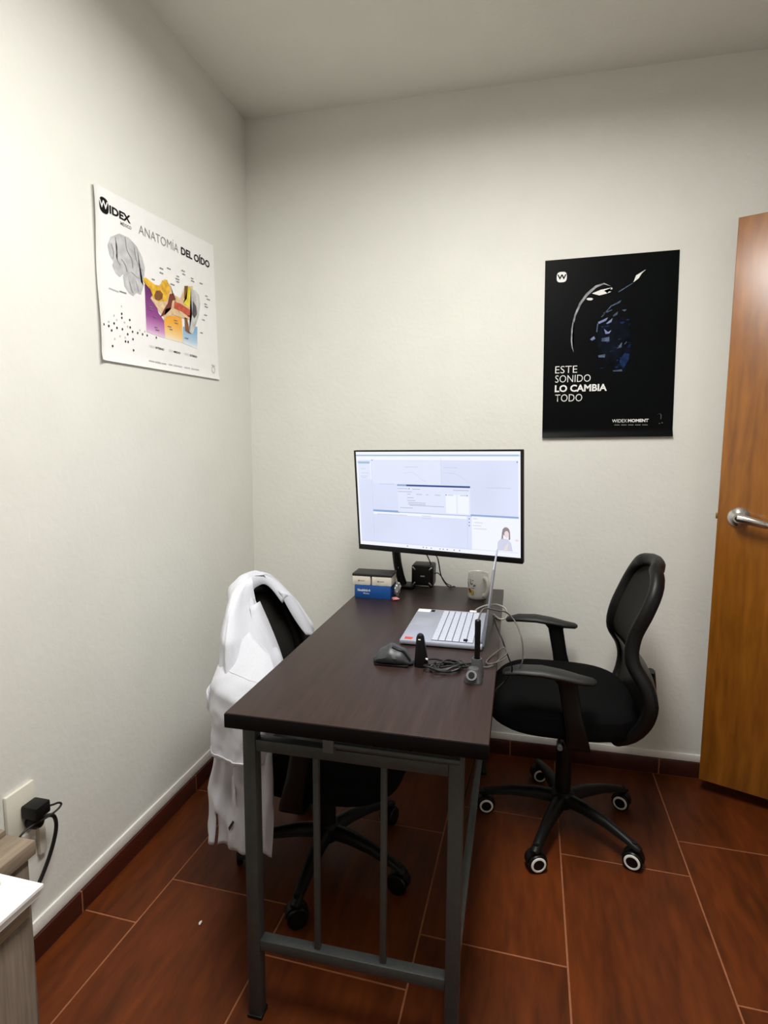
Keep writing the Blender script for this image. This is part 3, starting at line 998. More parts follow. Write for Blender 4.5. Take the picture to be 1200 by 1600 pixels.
sty = MB().lathe([(0, 0.0), (0.0060, 0.004), (0.0066, 0.02), (0.0072, 0.075), (0.0074, 0.105), (0.0066, 0.110), (0.0, 0.111)], (1.081, -1.012, DZ + 0.030), (0.0, 0.0, 1), 18).build('stylus', 'black_gloss', ps)
MB().lathe([(0.0073, 0), (0.0076, 0.004), (0.0073, 0.018), (0.0045, 0.020), (0, 0.020)], (1.081, -1.012, DZ + 0.123), n=18).build('stylus_cap', 'black_plastic', sty)

# ------------------------------------------------------------------ coiled black cable in front of the laptop
random.seed(11)
pts = [(0.955, -0.987, DZ + 0.022), (0.975, -0.975, DZ + 0.020), (1.005, -0.968, DZ + 0.012)]
for k in range(40):
    a = k * 0.72
    ph = a + 0.3
    rx_ = 0.040 + 0.010 * math.sin(k * 1.3)
    ry_ = 0.026 + 0.008 * math.sin(k * 0.9 + 1)
    tx = 1.006 + rx_ * math.cos(ph) * 0.93 + 0.010 * math.sin(k * 0.35)
    ty = -0.990 + ry_ * math.sin(ph) + 0.35 * (tx - 1.006)
    pts.append((tx, ty, DZ + 0.004 + 0.009 * (0.5 + 0.5 * math.sin(k * 1.9)) + 0.0001 * k))
pts += [(1.048, -0.955, DZ + 0.006), (1.062, -0.94, DZ + 0.004)]
cord('coiled_cable', 'bundled black cable between the receiver and the pen stand', pts, 0.0026, 'cord_black', 5)
cord('grey_cable', 'light grey cable arching over the far laptop corner', [(1.038, -0.493, DZ + 0.010), (1.050, -0.490, DZ + 0.022), (1.075, -0.490, 0.782), (1.110, -0.500, 0.790), (1.138, -0.515, 0.784), (1.145, -0.525, 0.766), (1.136, -0.530, 0.7525), (1.118, -0.525, 0.7512), (1.10, -0.48, 0.7512)], 0.003, 'cord_pale')
cord('stylus_cable', 'thin cord rising from the stylus and hanging off the desk edge', [(1.081, -1.012, DZ + 0.141), (1.090, -0.95, 0.900), (1.112, -0.85, 0.872), (1.124, -0.72, 0.832), (1.144, -0.64, 0.806), (1.170, -0.64, 0.780), (1.190, -0.68, 0.745), (1.196, -0.70, 0.69), (1.184, -0.70, 0.655), (1.150, -0.66, 0.60), (1.10, -0.60, 0.50), (1.06, -0.55, 0.25), (1.03, -0.52, 0.05), (1.00, -0.50, 0.003)], 0.0022, 'cord_grey')
cord('black_cable', 'black cord crossing the desk edge down beside the chair arm', [(1.105, -0.50, DZ + 0.003), (1.106, -0.56, 0.765), (1.108, -0.63, 0.785), (1.116, -0.69, 0.778), (1.133, -0.72, 0.752), (1.152, -0.73, 0.705), (1.166, -0.72, 0.660), (1.150, -0.68, 0.61), (1.10, -0.64, 0.50), (1.04, -0.60, 0.22), (1.00, -0.57, 0.04), (0.97, -0.55, 0.003)], 0.0022, 'cord_black')
cord('looped_cable', 'looped thin cord lying over the right desk edge', [(1.060, -0.93, DZ + 0.003), (1.085, -0.955, DZ + 0.003), (1.112, -0.95, DZ + 0.004), (1.135, -0.90, DZ + 0.008), (1.150, -0.85, DZ + 0.006), (1.142, -0.82, DZ + 0.010), (1.120, -0.855, DZ + 0.006), (1.100, -0.91, DZ + 0.003), (1.108, -0.945, DZ + 0.008), (1.137, -0.92, DZ + 0.010), (1.150, -0.87, DZ + 0.002)], 0.002, 'cord_grey')
pl = MB().box((1.034, -0.496, DZ + 0.007), (0.024, 0.020, 0.014), 0.003)
tag(pl.build('white_plug', 'white_plastic'), 'small white plug on the desk behind the far laptop corner', 'plug')

# ------------------------------------------------------------------ office chairs (local: +x forward, origin on the floor)
PROF = [(0.39, -0.150), (0.46, -0.212), (0.54, -0.236), (0.60, -0.226), (0.67, -0.188), (0.74, -0.192), (0.82, -0.222), (0.90, -0.252), (0.95, -0.262)]
HALF = [(0.39, 0.150), (0.44, 0.205), (0.54, 0.235), (0.60, 0.228), (0.67, 0.198), (0.74, 0.188), (0.82, 0.192), (0.875, 0.180), (0.912, 0.148), (0.932, 0.105), (0.943, 0.05)]


def back_pt(s, z, inset=0.0, dx=0.0):
    w = cinterp(HALF, z) - inset
    return Vector((cinterp(PROF, z) + 0.022 * s * s + dx, s * w, z))


def caster(parent, ang, rad, heading, ring):
    c = Vector((rad * math.cos(ang), rad * math.sin(ang), 0.030))
    ax = Vector((math.cos(heading), math.sin(heading), 0))
    side = Vector((-ax.y, ax.x, 0))
    hood = MB()
    rs = []
    for k in range(9):
        a = PI * (0.02 + 0.96 * k / 8)
        p0 = c + side * (0.033 * math.cos(a)) + Vector((0, 0, 0.033 * math.sin(a)))
        p1 = c + side * (0.028 * math.cos(a)) + Vector((0, 0, 0.028 * math.sin(a)))
        rs.append([p0 - ax * 0.012, p0 + ax * 0.012, p1 + ax * 0.012, p1 - ax * 0.012])
    hood.rings(rs)
    hood.cyl(c + Vector((0, 0, 0.030)), c + Vector((0, 0, 0.055)), 0.009, n=14)
    h = hood.build('caster', 'black_plastic', parent, world=False)
    for s in (-1, 1):
        w = MB().lathe([(0, 0.004), (0.022, 0.004), (0.028, 0.006), (0.030, 0.010), (0.030, 0.020), (0.0275, 0.0235), (0.0, 0.0245)], c, ax * s, 28).build('wheel', 'black_gloss', h, world=False)
        if ring:
            MB().lathe([(0.0175, 0.0236), (0.0175, 0.0258), (0.0225, 0.0254), (0.0245, 0.0232), (0.0245, 0.022)], c, ax * s, 32).build('white_ring', 'white_plastic', h, world=False)


def office_chair(label, loc, rz, base_ang, headings, ring, drop=0.0):
    ch = thing('office_chair', label, 'chair', loc, rz)
    # base
    hub = MB().lathe([(0, 0.070), (0.032, 0.070), (0.040, 0.085), (0.040, 0.118), (0.030, 0.128), (0, 0.128)], n=28)
    hub.build('base_hub', 'black_plastic', ch, world=False)
    for k in range(5):
        a = base_ang + k * 2 * PI / 5
        d = Vector((math.cos(a), math.sin(a), 0))
        s = Vector((-d.y, d.x, 0))
        rs = []
        for r_, z_, w_, h_ in ((0.02, 0.100, 0.030, 0.022), (0.09, 0.104, 0.026, 0.020), (0.17, 0.096, 0.021, 0.016), (0.24, 0.080, 0.018, 0.012), (0.275, 0.071, 0.017, 0.009), (0.285, 0.069, 0.010, 0.005)):
            c = d * r_ + Vector((0, 0, z_))
            rs.append([c + s * (w_ * math.cos(t)) * (1 if math.sin(t) < 0 else 0.8) + Vector((0, 0, h_ * math.sin(t))) for t in (2 * PI * q / 14 for q in range(14))])
        MB().rings(rs).build('base_arm', 'black_plastic', ch, world=False)
        caster(ch, a, 0.262, headings[k] - rz, ring)
    MB().lathe([(0, 0.12), (0.027, 0.12), (0.026, 0.30), (0.022, 0.304), (0, 0.304)], n=24).build('gas_sleeve', 'black_plastic', ch, world=False)
    MB().lathe([(0, 0.30), (0.0135, 0.30), (0.0135, 0.40), (0, 0.40)], n=20).build('gas_piston', 'chrome', ch, world=False)
    mech = MB().box((-0.01, 0, 0.403), (0.22, 0.15, 0.034), 0.008)
    mech.tube(spline([(-0.10, 0, 0.40), (-0.18, 0, 0.392), (-0.245, 0, 0.42), (-0.268, 0, 0.50), (-0.262, 0, 0.58)], 5), 0.026, 12, flat=0.4)
    mech.build('tilt_mechanism', 'black_plastic', ch, world=False)
    MB().tube([(0.03, 0.06, 0.402), (0.035, 0.20, 0.402), (0.035, 0.235, 0.398)], [0.005, 0.005, 0.008], 10).build('height_lever', 'steel_light', ch, world=False)
    # seat
    rs = []
    for z_, k_, cz in ((0.416, 0.80, 0), (0.420, 0.90, 0), (0.434, 0.975, 0), (0.458, 1.0, 0), (0.482, 0.985, 1), (0.498, 0.93, 1), (0.506, 0.84, 1), (0.510, 0.6, 1), (0.509, 0.25, 1)):
        ring_ = []
        for q in range(40):
            t = 2 * PI * q / 40
            cx_ = math.copysign(abs(math.cos(t)) ** 0.62, math.cos(t))
            sy_ = math.copysign(abs(math.sin(t)) ** 0.62, math.sin(t))
            xx = 0.025 + 0.238 * k_ * cx_
            yy = 0.243 * k_ * sy_
            fall = 0.022 * max(0, (xx - 0.12) / 0.14) ** 2 if cz else 0
            dish = 0.012 * (yy / 0.24) ** 2 if cz else 0
            ring_.append((xx, yy, z_ - fall + dish - (0.004 if cz else 0)))
        rs.append(ring_)
    MB().rings(rs).build('seat', 'black_fabric', ch, world=False)
    # arms
    for s in (-1, 1):
        y_ = s * 0.270
        rs = []
        for x_, z_, w_, h_ in ((0.212, 0.637, 0.008, 0.004), (0.205, 0.639, 0.022, 0.009), (0.165, 0.648, 0.033, 0.012), (0.10, 0.650, 0.036, 0.013), (0.04, 0.643, 0.034, 0.013), (-0.01, 0.634, 0.028, 0.012), (-0.045, 0.631, 0.020, 0.010), (-0.055, 0.631, 0.008, 0.005)):
            rs.append([(x_, y_ + w_ * math.copysign(abs(math.cos(t)) ** 0.8, math.cos(t)), z_ + h_ * math.sin(t)) for t in (2 * PI * q / 20 for q in range(20))])
        armo = MB().rings(rs).build('arm_pad', 'arm_pad', ch, world=False)
        rs = []
        for x_, yy, z_, a_, b_ in ((0.030, y_, 0.638, 0.042, 0.016), (0.024, y_, 0.615, 0.028, 0.013), (0.006, y_, 0.52, 0.027, 0.012), (-0.010, y_, 0.445, 0.032, 0.013), (-0.014, y_ - s * 0.012, 0.412, 0.036, 0.014), (-0.014, y_ - s * 0.05, 0.402, 0.036, 0.010), (-0.014, y_ - s * 0.17, 0.402, 0.036, 0.010)):
            n_ = Vector((0, 0, 1))
            ring_ = []
            for q in range(16):
                t = 2 * PI * q / 16
                ca = math.copysign(abs(math.cos(t)) ** 0.7, math.cos(t)) * a_
                sb = math.copysign(abs(math.sin(t)) ** 0.7, math.sin(t)) * b_
                if z_ > 0.43:
                    ring_.append((x_ + ca, yy + s * sb, z_))
                elif z_ > 0.405:
                    ring_.append((x_ + ca, yy + s * sb * 0.7, z_ - sb * 0.7 * -1))
                else:
                    ring_.append((x_ + ca, yy, z_ + sb))
            rs.append(ring_)
        MB().rings(rs).build('arm_post', 'black_plastic', ch, world=False)
    # back: frame loop, mesh panel, glossy lower shell
    loop = []
    zs = [0.405 + 0.0175 * k for k in range(30)] + [0.922, 0.931]
    rad = []
    for z_ in zs:
        loop.append(back_pt(1, z_, 0.016))
    for s in (0.8, 0.4, 0, -0.4, -0.8):
        q_ = back_pt(s, 0.932)
        loop.append(Vector((q_.x, s * 0.105 * 0.9, 0.9445 - 0.012 * s * s)))
    for z_ in reversed(zs):
        loop.append(back_pt(-1, z_, 0.016))
    for s in (-0.75, -0.4, 0, 0.4, 0.75):
        q_ = back_pt(s, 0.40)
        loop.append(Vector((q_.x, q_.y, 0.395)))
    MB().tube(loop, 0.0225, 14, closed=True, flat=0.85).build('back_frame', 'black_plastic', ch, world=False)
    g = [[back_pt(-1 + 2 * j / 14, 0.62 + 0.315 * i / 16, 0.012, 0.004) for j in range(15)] for i in range(17)]
    MB().slab(g, lambda i, j: Vector((-0.006, 0, 0))).build('back_mesh', 'black_mesh', ch, world=False)
    g = [[back_pt(-1 + 2 * j / 18, 0.392 + 0.255 * i / 14, 0.004, 0.014) for j in range(19)] for i in range(15)]
    MB().slab(g, lambda i, j: Vector((-0.034 * min(1, (0.25 + 1.6 * math.sin(PI * i / 14))) , 0, 0))).build('lumbar_shell', 'black_gloss', ch, world=False)
    for c in ch.children:
        if c.name.split('.')[0] in ('tilt_mechanism', 'height_lever', 'seat', 'arm_pad', 'arm_post', 'back_frame', 'back_mesh', 'lumbar_shell'):
            c.location.z = -drop
    return ch


office_chair('black mesh office chair with white caster rings, right of the desk', (1.350, -0.420, 0), PI, R(-3),
             [R(-80), R(-70), R(-110), R(-112), R(-78)], True)
office_chair('black office chair wearing the white lab coat, left of the desk', (0.610, -0.768, 0), 0.0, R(-90),
             [R(-60), R(-100), R(-20), R(-120), R(-150)], False, 0.090)

# ------------------------------------------------------------------ lab coat over the left chair's back
coat = thing('lab_coat', 'white lab coat hung over the left chair back', 'coat', (0.40, -0.74, 0.17))
ROWS = [
    (0.948, [(0.386, -0.715), (0.380, -0.690), (0.356, -0.680), (0.340, -0.77), (0.358, -0.840), (0.382, -0.845), (0.394, -0.815)]),
    (0.925, [(0.388, -0.705), (0.378, -0.640), (0.342, -0.625), (0.324, -0.77), (0.358, -0.888), (0.388, -0.895), (0.398, -0.820)]),
    (0.88, [(0.400, -0.680), (0.384, -0.590), (0.330, -0.580), (0.312, -0.77), (0.368, -0.935), (0.402, -0.950), (0.410, -0.826)]),
    (0.80, [(0.440, -0.650), (0.424, -0.555), (0.328, -0.545), (0.308, -0.77), (0.380, -0.985), (0.428, -1.008), (0.450, -0.835)]),
    (0.69, [(0.486, -0.615), (0.464, -0.525), (0.330, -0.520), (0.305, -0.77), (0.384, -1.000), (0.445, -1.025), (0.505, -0.860)]),
    (0.58, [(0.505, -0.560), (0.468, -0.505), (0.330, -0.510), (0.300, -0.77), (0.378, -1.005), (0.452, -1.030), (0.535, -0.960)]),
    (0.48, [(0.510, -0.500), (0.465, -0.492), (0.330, -0.505), (0.298, -0.77), (0.372, -1.005), (0.456, -1.030), (0.542, -1.022)]),
    (0.36, [(0.510, -0.498), (0.460, -0.490), (0.330, -0.505), (0.292, -0.77), (0.356, -1.005), (0.452, -1.030), (0.545, -1.022)]),
    (0.19, [(0.500, -0.498), (0.450, -0.485), (0.325, -0.500), (0.285, -0.77), (0.338, -1.005), (0.440, -1.030), (0.536, -1.020)]),
]


def coat_pt(t, z):
    """t 0..1 round the coat from the far front edge to the near front edge"""
    zz = max(ROWS[-1][0], min(ROWS[0][0], z))
    for (za, a), (zb, b_) in zip(ROWS, ROWS[1:]):
        if zz <= za + 1e-9 and zz >= zb - 1e-9:
            f = (za - zz) / (za - zb)
            f = f if za > 0.9 else f
            cols_ = [Vector((pa[0] + (pb[0] - pa[0]) * f, pa[1] + (pb[1] - pa[1]) * f, 0)) for pa, pb in zip(a, b_)]
            break
    n = len(cols_) - 1
    u = t * n
    i = min(int(u), n - 1)
    f = u - i
    a = cols_[max(i - 1, 0)]
    b_, c = cols_[i], cols_[i + 1]
    d = cols_[min(i + 2, n)]
    p = 0.5 * ((2 * b_) + (c - a) * f + (2 * a - 5 * b_ + 4 * c - d) * f * f + (3 * b_ - a - 3 * c + d) * f ** 3)
    tg = (c - b_).normalized()
    out = Vector((tg.y, -tg.x, 0))
    low = min(1.0, max(0.0, (0.93 - z) / 0.40))
    fold = low * (0.007 * math.sin(t * 46 + 3.0 * z) + 0.005 * math.sin(t * 83 - 9 * z))
    w1 = mnoise.noise(Vector((t * 9 + z * 2.2, z * 5, 0.3)))
    w2 = mnoise.noise(Vector((t * 22 - z * 3, z * 9, 1.7)))
    fold += (0.012 * (1 - 2 * abs(w1)) + 0.004 * (1 - 2 * abs(w2))) * (0.25 + 0.75 * low) - 0.005
    p += out * fold
    return Vector((p.x, p.y, lowz_(z)))


def lowz_(z):
    return z if z < 0.69 else 0.69 + (z - 0.69) * 0.80


NT, NZ = 110, 70
grid = []
for i in range(NZ + 1):
    f = i / NZ
    row = []
    for j in range(NT + 1):
        t = j / NT
        hem = 0.198 - 0.022 * max(0, (t - 0.84) / 0.16) + 0.006 * math.sin(t * 21)
        z = 0.948 + (hem - 0.948) * f
        row.append(coat_pt(t, z))
    grid.append(row)
# cap over the chair's top: the first row folds inwards
body = MB()
cap_ = [Vector((0.366, -0.77, 0.952)) * 0.75 + p * 0.25 for p in grid[0]]
for p in cap_:
    p.z = lowz_(0.955)
cut = [[p for p in row] for row in grid]
q = bmesh.new()
V = [[q.verts.new(p) for p in row] for row in [cap_] + cut]
nv = len(V)
for i in range(nv - 1):
    for j in range(NT):
        f = i / (nv - 1)
        t = (j + 0.5) / NT
        if f > 0.86 and abs(t - 0.7318) < 0.0046:   # vent slit in the back
            continue
        q.faces.new((V[i][j], V[i][j + 1], V[i + 1][j + 1], V[i + 1][j]))
tip = q.verts.new((0.366, -0.77, lowz_(0.957)))
for j in range(NT):
    q.faces.new((tip, V[0][j + 1], V[0][j]))
body._merge(q)
bo = body.build('coat_body', 'cloth', coat, smooth=60)


def thicken(o, th=0.0024, sub=0):
    if sub:
        s_ = o.modifiers.new('soft', 'SUBSURF')
        s_.levels = s_.render_levels = sub
    m_ = o.modifiers.new('cloth', 'SOLIDIFY')
    m_.thickness = th
    m_.offset = 0
    return o


thicken(bo)
ST = [
    ((.430, -.815, .815), (.425, -.835, .830), (.420, -.880, .790)),
    ((.408, -.805, .872), (.396, -.825, .895), (.385, -.890, .860)),
    ((.392, -.780, .906), (.366, -.790, .950), (.322, -.815, .905)),
    ((.386, -.738, .910), (.356, -.738, .962), (.303, -.738, .908)),
    ((.390, -.695, .906), (.366, -.684, .953), (.328, -.660, .905)),
    ((.404, -.668, .875), (.398, -.645, .905), (.392, -.590, .868)),
    ((.432, -.655, .818), (.438, -.630, .842), (.448, -.575, .790)),
]
g = []
for k in range(3):
    g.append(spline([(s_[k][0], s_[k][1] - 0.03, lowz_(s_[k][2]) + 0.006) for s_ in ST], 5))
n = len(g[0])
rows_ = [g[0], [a.lerp(b, 0.6) + Vector((0, 0, 0.006)) for a, b in zip(g[0], g[1])], g[1], [a.lerp(b, 0.35) + Vector((0, 0, 0.008)) for a, b in zip(g[1], g[2])], [a.lerp(b, 0.7) + Vector((0, 0, 0.004)) for a, b in zip(g[1], g[2])], g[2]]
thicken(MB().sheet(rows_).build('collar', 'cloth', coat, smooth=60), 0.003)
# lapels folded back along both front edges
near_in = spline([(.420, -.826, .842), (.456, -.835, .775), (.492, -.848, .705), (.518, -.858, .640)], 5)
near_out = spline([(.416, -.880, .840), (.442, -.912, .765), (.470, -.916, .700), (.490, -.900, .648)], 5)
mid = [a.lerp(b, 0.5) + Vector((0.004, -0.003, 0.002)) for a, b in zip(near_in, near_out)]
thicken(MB().sheet([near_in, mid, near_out]).build('lapel', 'cloth', coat, smooth=60), 0.0025)
far_in = spline([(.420, -.685, .840), (.445, -.670, .780), (.468, -.650, .725), (.492, -.632, .680)], 5)
far_out = spline([(.440, -.620, .810), (.462, -.595, .755), (.484, -.580, .705), (.502, -.580, .660)], 5)
mid = [a.lerp(b, 0.5) + Vector((0.005, -0.002, 0.002)) for a, b in zip(far_in, far_out)]
thicken(MB().sheet([far_in, mid, far_out]).build('lapel', 'cloth', coat, smooth=60), 0.0025)
# near sleeve hanging flat with its cuff
rs = []
NS = 36
for k in range(NS + 1):
    f = k / NS
    z = 0.760 - 0.290 * f
    cx_ = 0.476 - 0.030 * f + 0.003 * math.sin(f * 9)
    hw = (0.030 + 0.064 * min(1, f * 4.0)) * (0.96 - 0.16 * f)
    hd_ = 0.004 + 0.032 * min(1, f * 4) ** 0.7
    cy_ = -0.950 - 0.087 * min(1, f * 2.6) ** 0.9
    ring_ = []
    for m_ in range(56):
        t = 2 * PI * m_ / 56
        dv = Vector((math.cos(t) * 1.7 + f * 1.2, math.sin(t) * 1.7, f * 3.2))
        rid = 1 - 2 * abs(mnoise.noise(dv))
        rid2 = 1 - 2 * abs(mnoise.noise(dv * 2.3 + Vector((3, 1, 0))))
        w_ = 0.94 + 0.17 * rid * min(1, f * 3) + 0.08 * rid2 * min(1, f * 3)
        slant = -0.028 * math.cos(t) * (1 - f)
        ring_.append((cx_ + hw * math.cos(t) * (0.8 + 0.2 * w_), cy_ + hd_ * math.sin(t) * w_ * 1.1, z + slant - 0.012 * math.cos(t) * f))
    rs.append(ring_)
thicken(MB().rings(rs, cap=False).build('sleeve', 'cloth', coat, smooth=75), 0.003)
MB().tube([Vector(p) + Vector((0, -0.0012, 0)) for p in rs[8]], 0.0022, 6, closed=True).build('sleeve_seam', 'cloth', coat, smooth=60)
MB().tube([Vector(p) + Vector((0, -0.0010, 0)) for p in rs[-2]], 0.0024, 6, closed=True).build('cuff_hem', 'cloth', coat, smooth=60)
# half belt standing off the back
belt = spline([(.385, -.990, .645), (.358, -1.005, .632), (.352, -1.022, .615), (.378, -1.040, .600)], 6)
g = [[p + Vector((0, 0, h_)) for p in belt] for h_ in (-0.022, 0.0, 0.022)]
thicken(MB().sheet(g).build('half_belt', 'cloth', coat, smooth=60), 0.003)
# pocket tab and ink mark on the near panel
pk = [coat_pt(0.775, 0.405), coat_pt(0.785, 0.41), coat_pt(0.825, 0.375), coat_pt(0.825, 0.325), coat_pt(0.795, 0.335)]
ov = Vector((0, -0.010, 0))
MB().prism([p + ov for p in pk], (0, 0.003, 0)).build('pocket_tab', 'cloth', coat, smooth=0)
pk = [coat_pt(0.79, 0.262), coat_pt(0.812, 0.285), coat_pt(0.82, 0.28), coat_pt(0.80, 0.255)]
MB().prism([p + Vector((0, -0.010, 0)) for p in pk], (0, 0.003, 0)).build('ink_mark', 'cloth_stain', coat, smooth=0)

# ------------------------------------------------------------------ white anatomy poster on the left wall
PY0, PZ0 = -0.934, 1.553
WF = Frame((0.0, PY0, PZ0), (0, 1, 0), (0, 0, 1))
wpost = thing('anatomy_poster', 'white ear anatomy poster taped to the left wall', 'poster', (0.0, PY0 + 0.32, PZ0))
TLc, TRc, BRc, BLc = (-0.013, 0.470), (0.638, 0.516), (0.655, 0.014), (-0.013, -0.006)
g = []
for i in range(25):
    v = i / 24
    row = []
    for j in range(41):
        u = j / 40
        a = (BLc[0] + (BRc[0] - BLc[0]) * u) * (1 - v) + (TLc[0] + (TRc[0] - TLc[0]) * u) * v
        b = (BLc[1] + (BRc[1] - BLc[1]) * u) * (1 - v) + (TLc[1] + (TRc[1] - TLc[1]) * u) * v
        lift = 0.0025 + 0.011 * max(0, 1 - u / 0.035) ** 1.5 * (0.75 + 0.25 * math.sin(v * 9)) + 0.004 * max(0, 1 - v / 0.03)
        row.append(WF.p(a, b, lift))
    g.append(row)
MB().slab(g, lambda i, j: Vector((-0.0006, 0, 0))).build('poster_sheet', 'paper', wpost, smooth=60)
K1, K2, K3, K4 = 0.0032, 0.0036, 0.0040, 0.0044
WPOLY = {
 'brain':[(0.0425, 0.3214), (0.0557, 0.3481), (0.0948, 0.3711), (0.1374, 0.3742), (0.1744, 0.3609), (0.199, 0.3365), (0.2105, 0.3073), (0.2054, 0.2812), (0.1873, 0.2598), (0.2, 0.2509), (0.1846, 0.2203), (0.165, 0.2214), (0.1479, 0.207), (0.1292, 0.2103), (0.1088, 0.2267), (0.1045, 0.2528), (0.1082, 0.2617), (0.0891, 0.2466), (0.0719, 0.2532), (0.0587, 0.2703), (0.0654, 0.2836), (0.0493, 0.2974)],
 'purple':[(0.2059, 0.2587), (0.248, 0.2468), (0.2727, 0.1844), (0.3013, 0.1667), (0.3037, 0.1098), (0.2056, 0.1109)],
 'orange':[(0.3013, 0.1667), (0.3141, 0.1892), (0.4065, 0.2003), (0.4096, 0.1128), (0.3053, 0.1101)],
 'blue':[(0.413, 0.1693), (0.5065, 0.188), (0.5018, 0.1069), (0.4079, 0.1125)],
 'bone':[(0.2784, 0.2717), (0.3138, 0.3029), (0.3475, 0.2901), (0.3538, 0.2651), (0.4021, 0.2636), (0.4299, 0.3074), (0.483, 0.3261), (0.4872, 0.2464), (0.458, 0.202), (0.3981, 0.1985), (0.3352, 0.2183), (0.302, 0.1778), (0.2803, 0.1883), (0.2323, 0.2218)],
 'nerve':[(0.1983, 0.2751), (0.212, 0.2789), (0.2567, 0.2702), (0.2858, 0.2737), (0.2982, 0.2943), (0.3252, 0.3039), (0.343, 0.28), (0.3208, 0.2348), (0.2751, 0.2216), (0.2466, 0.2253), (0.234, 0.2474), (0.2008, 0.2635)],
 'lowbone':[(0.3114, 0.2062), (0.343, 0.2179), (0.3823, 0.2088), (0.4588, 0.2163), (0.4493, 0.2025), (0.4064, 0.198), (0.3495, 0.197), (0.3135, 0.1803), (0.2975, 0.1658)],
 'canals':[(0.3241, 0.2268), (0.3379, 0.261), (0.3619, 0.2694), (0.3728, 0.2519), (0.3523, 0.2424), (0.3427, 0.2133), (0.3102, 0.1883), (0.2793, 0.1729), (0.3037, 0.2044)],
 'canal':[(0.3643, 0.243), (0.401, 0.245), (0.4644, 0.2365), (0.4584, 0.2091), (0.4077, 0.219), (0.3588, 0.2193)],
 'brown':[(0.4301, 0.312), (0.4519, 0.3178), (0.4403, 0.2683), (0.4233, 0.2688)],
 'ystrip':[(0.4516, 0.3131), (0.4693, 0.3177), (0.4561, 0.244), (0.4179, 0.249), (0.4359, 0.2673)],
 'lstrip':[(0.4236, 0.204), (0.4406, 0.203), (0.4511, 0.1603), (0.4639, 0.1533), (0.442, 0.1539), (0.425, 0.1577)],
 'ear':[(0.469, 0.313), (0.5002, 0.314), (0.5224, 0.3028), (0.5301, 0.2757), (0.5181, 0.2292), (0.4978, 0.1959), (0.473, 0.1574), (0.451, 0.1579), (0.4483, 0.1858), (0.4725, 0.2241), (0.4706, 0.2663)],
 'concha':[(0.4799, 0.2732), (0.5015, 0.2593), (0.5045, 0.2311), (0.4852, 0.2125), (0.4725, 0.2241)],
 'cochlea':[(0.2508, 0.2348), (0.2627, 0.2527), (0.2849, 0.2584), (0.2992, 0.2513), (0.2944, 0.2349), (0.2753, 0.2238), (0.2572, 0.2236)],
}
fade_p = ramp_z_mat('purple_print', [(0.10, lin(238, 232, 238)), (0.125, lin(206, 150, 200)), (0.165, lin(146, 62, 142)), (0.25, lin(92, 22, 98))])
fade_o = ramp_z_mat('orange_print', [(0.105, lin(244, 236, 224)), (0.13, lin(242, 206, 140)), (0.165, lin(238, 172, 58)), (0.2, lin(236, 160, 40))])
fade_b = ramp_z_mat('blue_print', [(0.105, lin(238, 240, 242)), (0.13, lin(176, 204, 226)), (0.165, lin(132, 176, 210)), (0.19, lin(120, 168, 206))])
M['brain'] = mat('brain_print', lin(190, 190, 193), 0.5, var=0.13, scale=(34, 34, 34), detail=8)
M['bone'] = mat('bone_print', lin(220, 190, 150), 0.5, var=0.12, scale=(60, 60, 60))
M['nerve'] = mat('nerve_print', lin(222, 172, 40), 0.5, var=0.2, scale=(50, 50, 50))
M['canal'] = mat('canal_print', lin(192, 78, 52), 0.5, var=0.15, scale=(50, 50, 50))
M['darkred'] = mat('dark_red_print', lin(108, 34, 22), 0.5, var=0.2, scale=(50, 50, 50))
M['brown'] = mat('brown_print', lin(120, 74, 24), 0.5, var=0.2, scale=(50, 50, 50))
M['yellow'] = mat('yellow_print', lin(226, 206, 44), 0.5, var=0.15, scale=(50, 50, 50))
M['ear'] = mat('ear_print', lin(196, 196, 196), 0.5, var=0.15, scale=(30, 30, 30))
M['concha'] = mat('concha_print', lin(76, 74, 74), 0.5, var=0.3, scale=(40, 40, 40))
for key, nm, m_, k in (('brain', 'printed_brain', M['brain'], K1), ('purple', 'purple_panel', fade_p, K1), ('orange', 'orange_panel', fade_o, K1), ('blue', 'blue_panel', fade_b, K1),
                       ('bone', 'printed_bone', M['bone'], K2), ('nerve', 'printed_nerve', M['nerve'], K3), ('lowbone', 'printed_bone_edge', M['bone'], K3), ('canals', 'printed_ossicles', M['darkred'], K3),
                       ('canal', 'printed_ear_canal', M['canal'], K3), ('brown', 'printed_muscle', M['brown'], K3), ('ystrip', 'printed_fat', M['yellow'], K3), ('lstrip', 'printed_cartilage', M['brown'], K3),
                       ('ear', 'printed_ear', M['ear'], K3), ('concha', 'printed_concha', M['concha'], K4), ('cochlea', 'printed_cochlea', M['brown'], K4)):
    flat(MB(), WF, WPOLY[key], k).build(nm, m_, wpost, smooth=0)
# brain grooves
b = MB()
for pts in ([(0.075, 0.355), (0.082, 0.325), (0.076, 0.300), (0.092, 0.280)], [(0.12, 0.37), (0.125, 0.335), (0.145, 0.315), (0.15, 0.29)], [(0.16, 0.352), (0.168, 0.32), (0.185, 0.30), (0.198, 0.296)], [(0.118, 0.262), (0.140, 0.275), (0.165, 0.268), (0.188, 0.268)], [(0.13, 0.245), (0.138, 0.225), (0.146, 0.215)], [(0.098, 0.30), (0.115, 0.288), (0.122, 0.27)], [(0.16, 0.255), (0.168, 0.238), (0.172, 0.225)], [(0.056, 0.33), (0.065, 0.31), (0.062, 0.29)]):
    s_ = spline([(x, y, 0) for x, y in pts], 4)
    flat(b, WF, [(v.x, v.y) for v in s_] + [(v.x + 0.0024, v.y + 0.0012) for v in reversed(s_)], K2)
b.build('brain_grooves', 'ink_grey', wpost, smooth=0)['kind'] = 'stuff'
WSL = 0.045
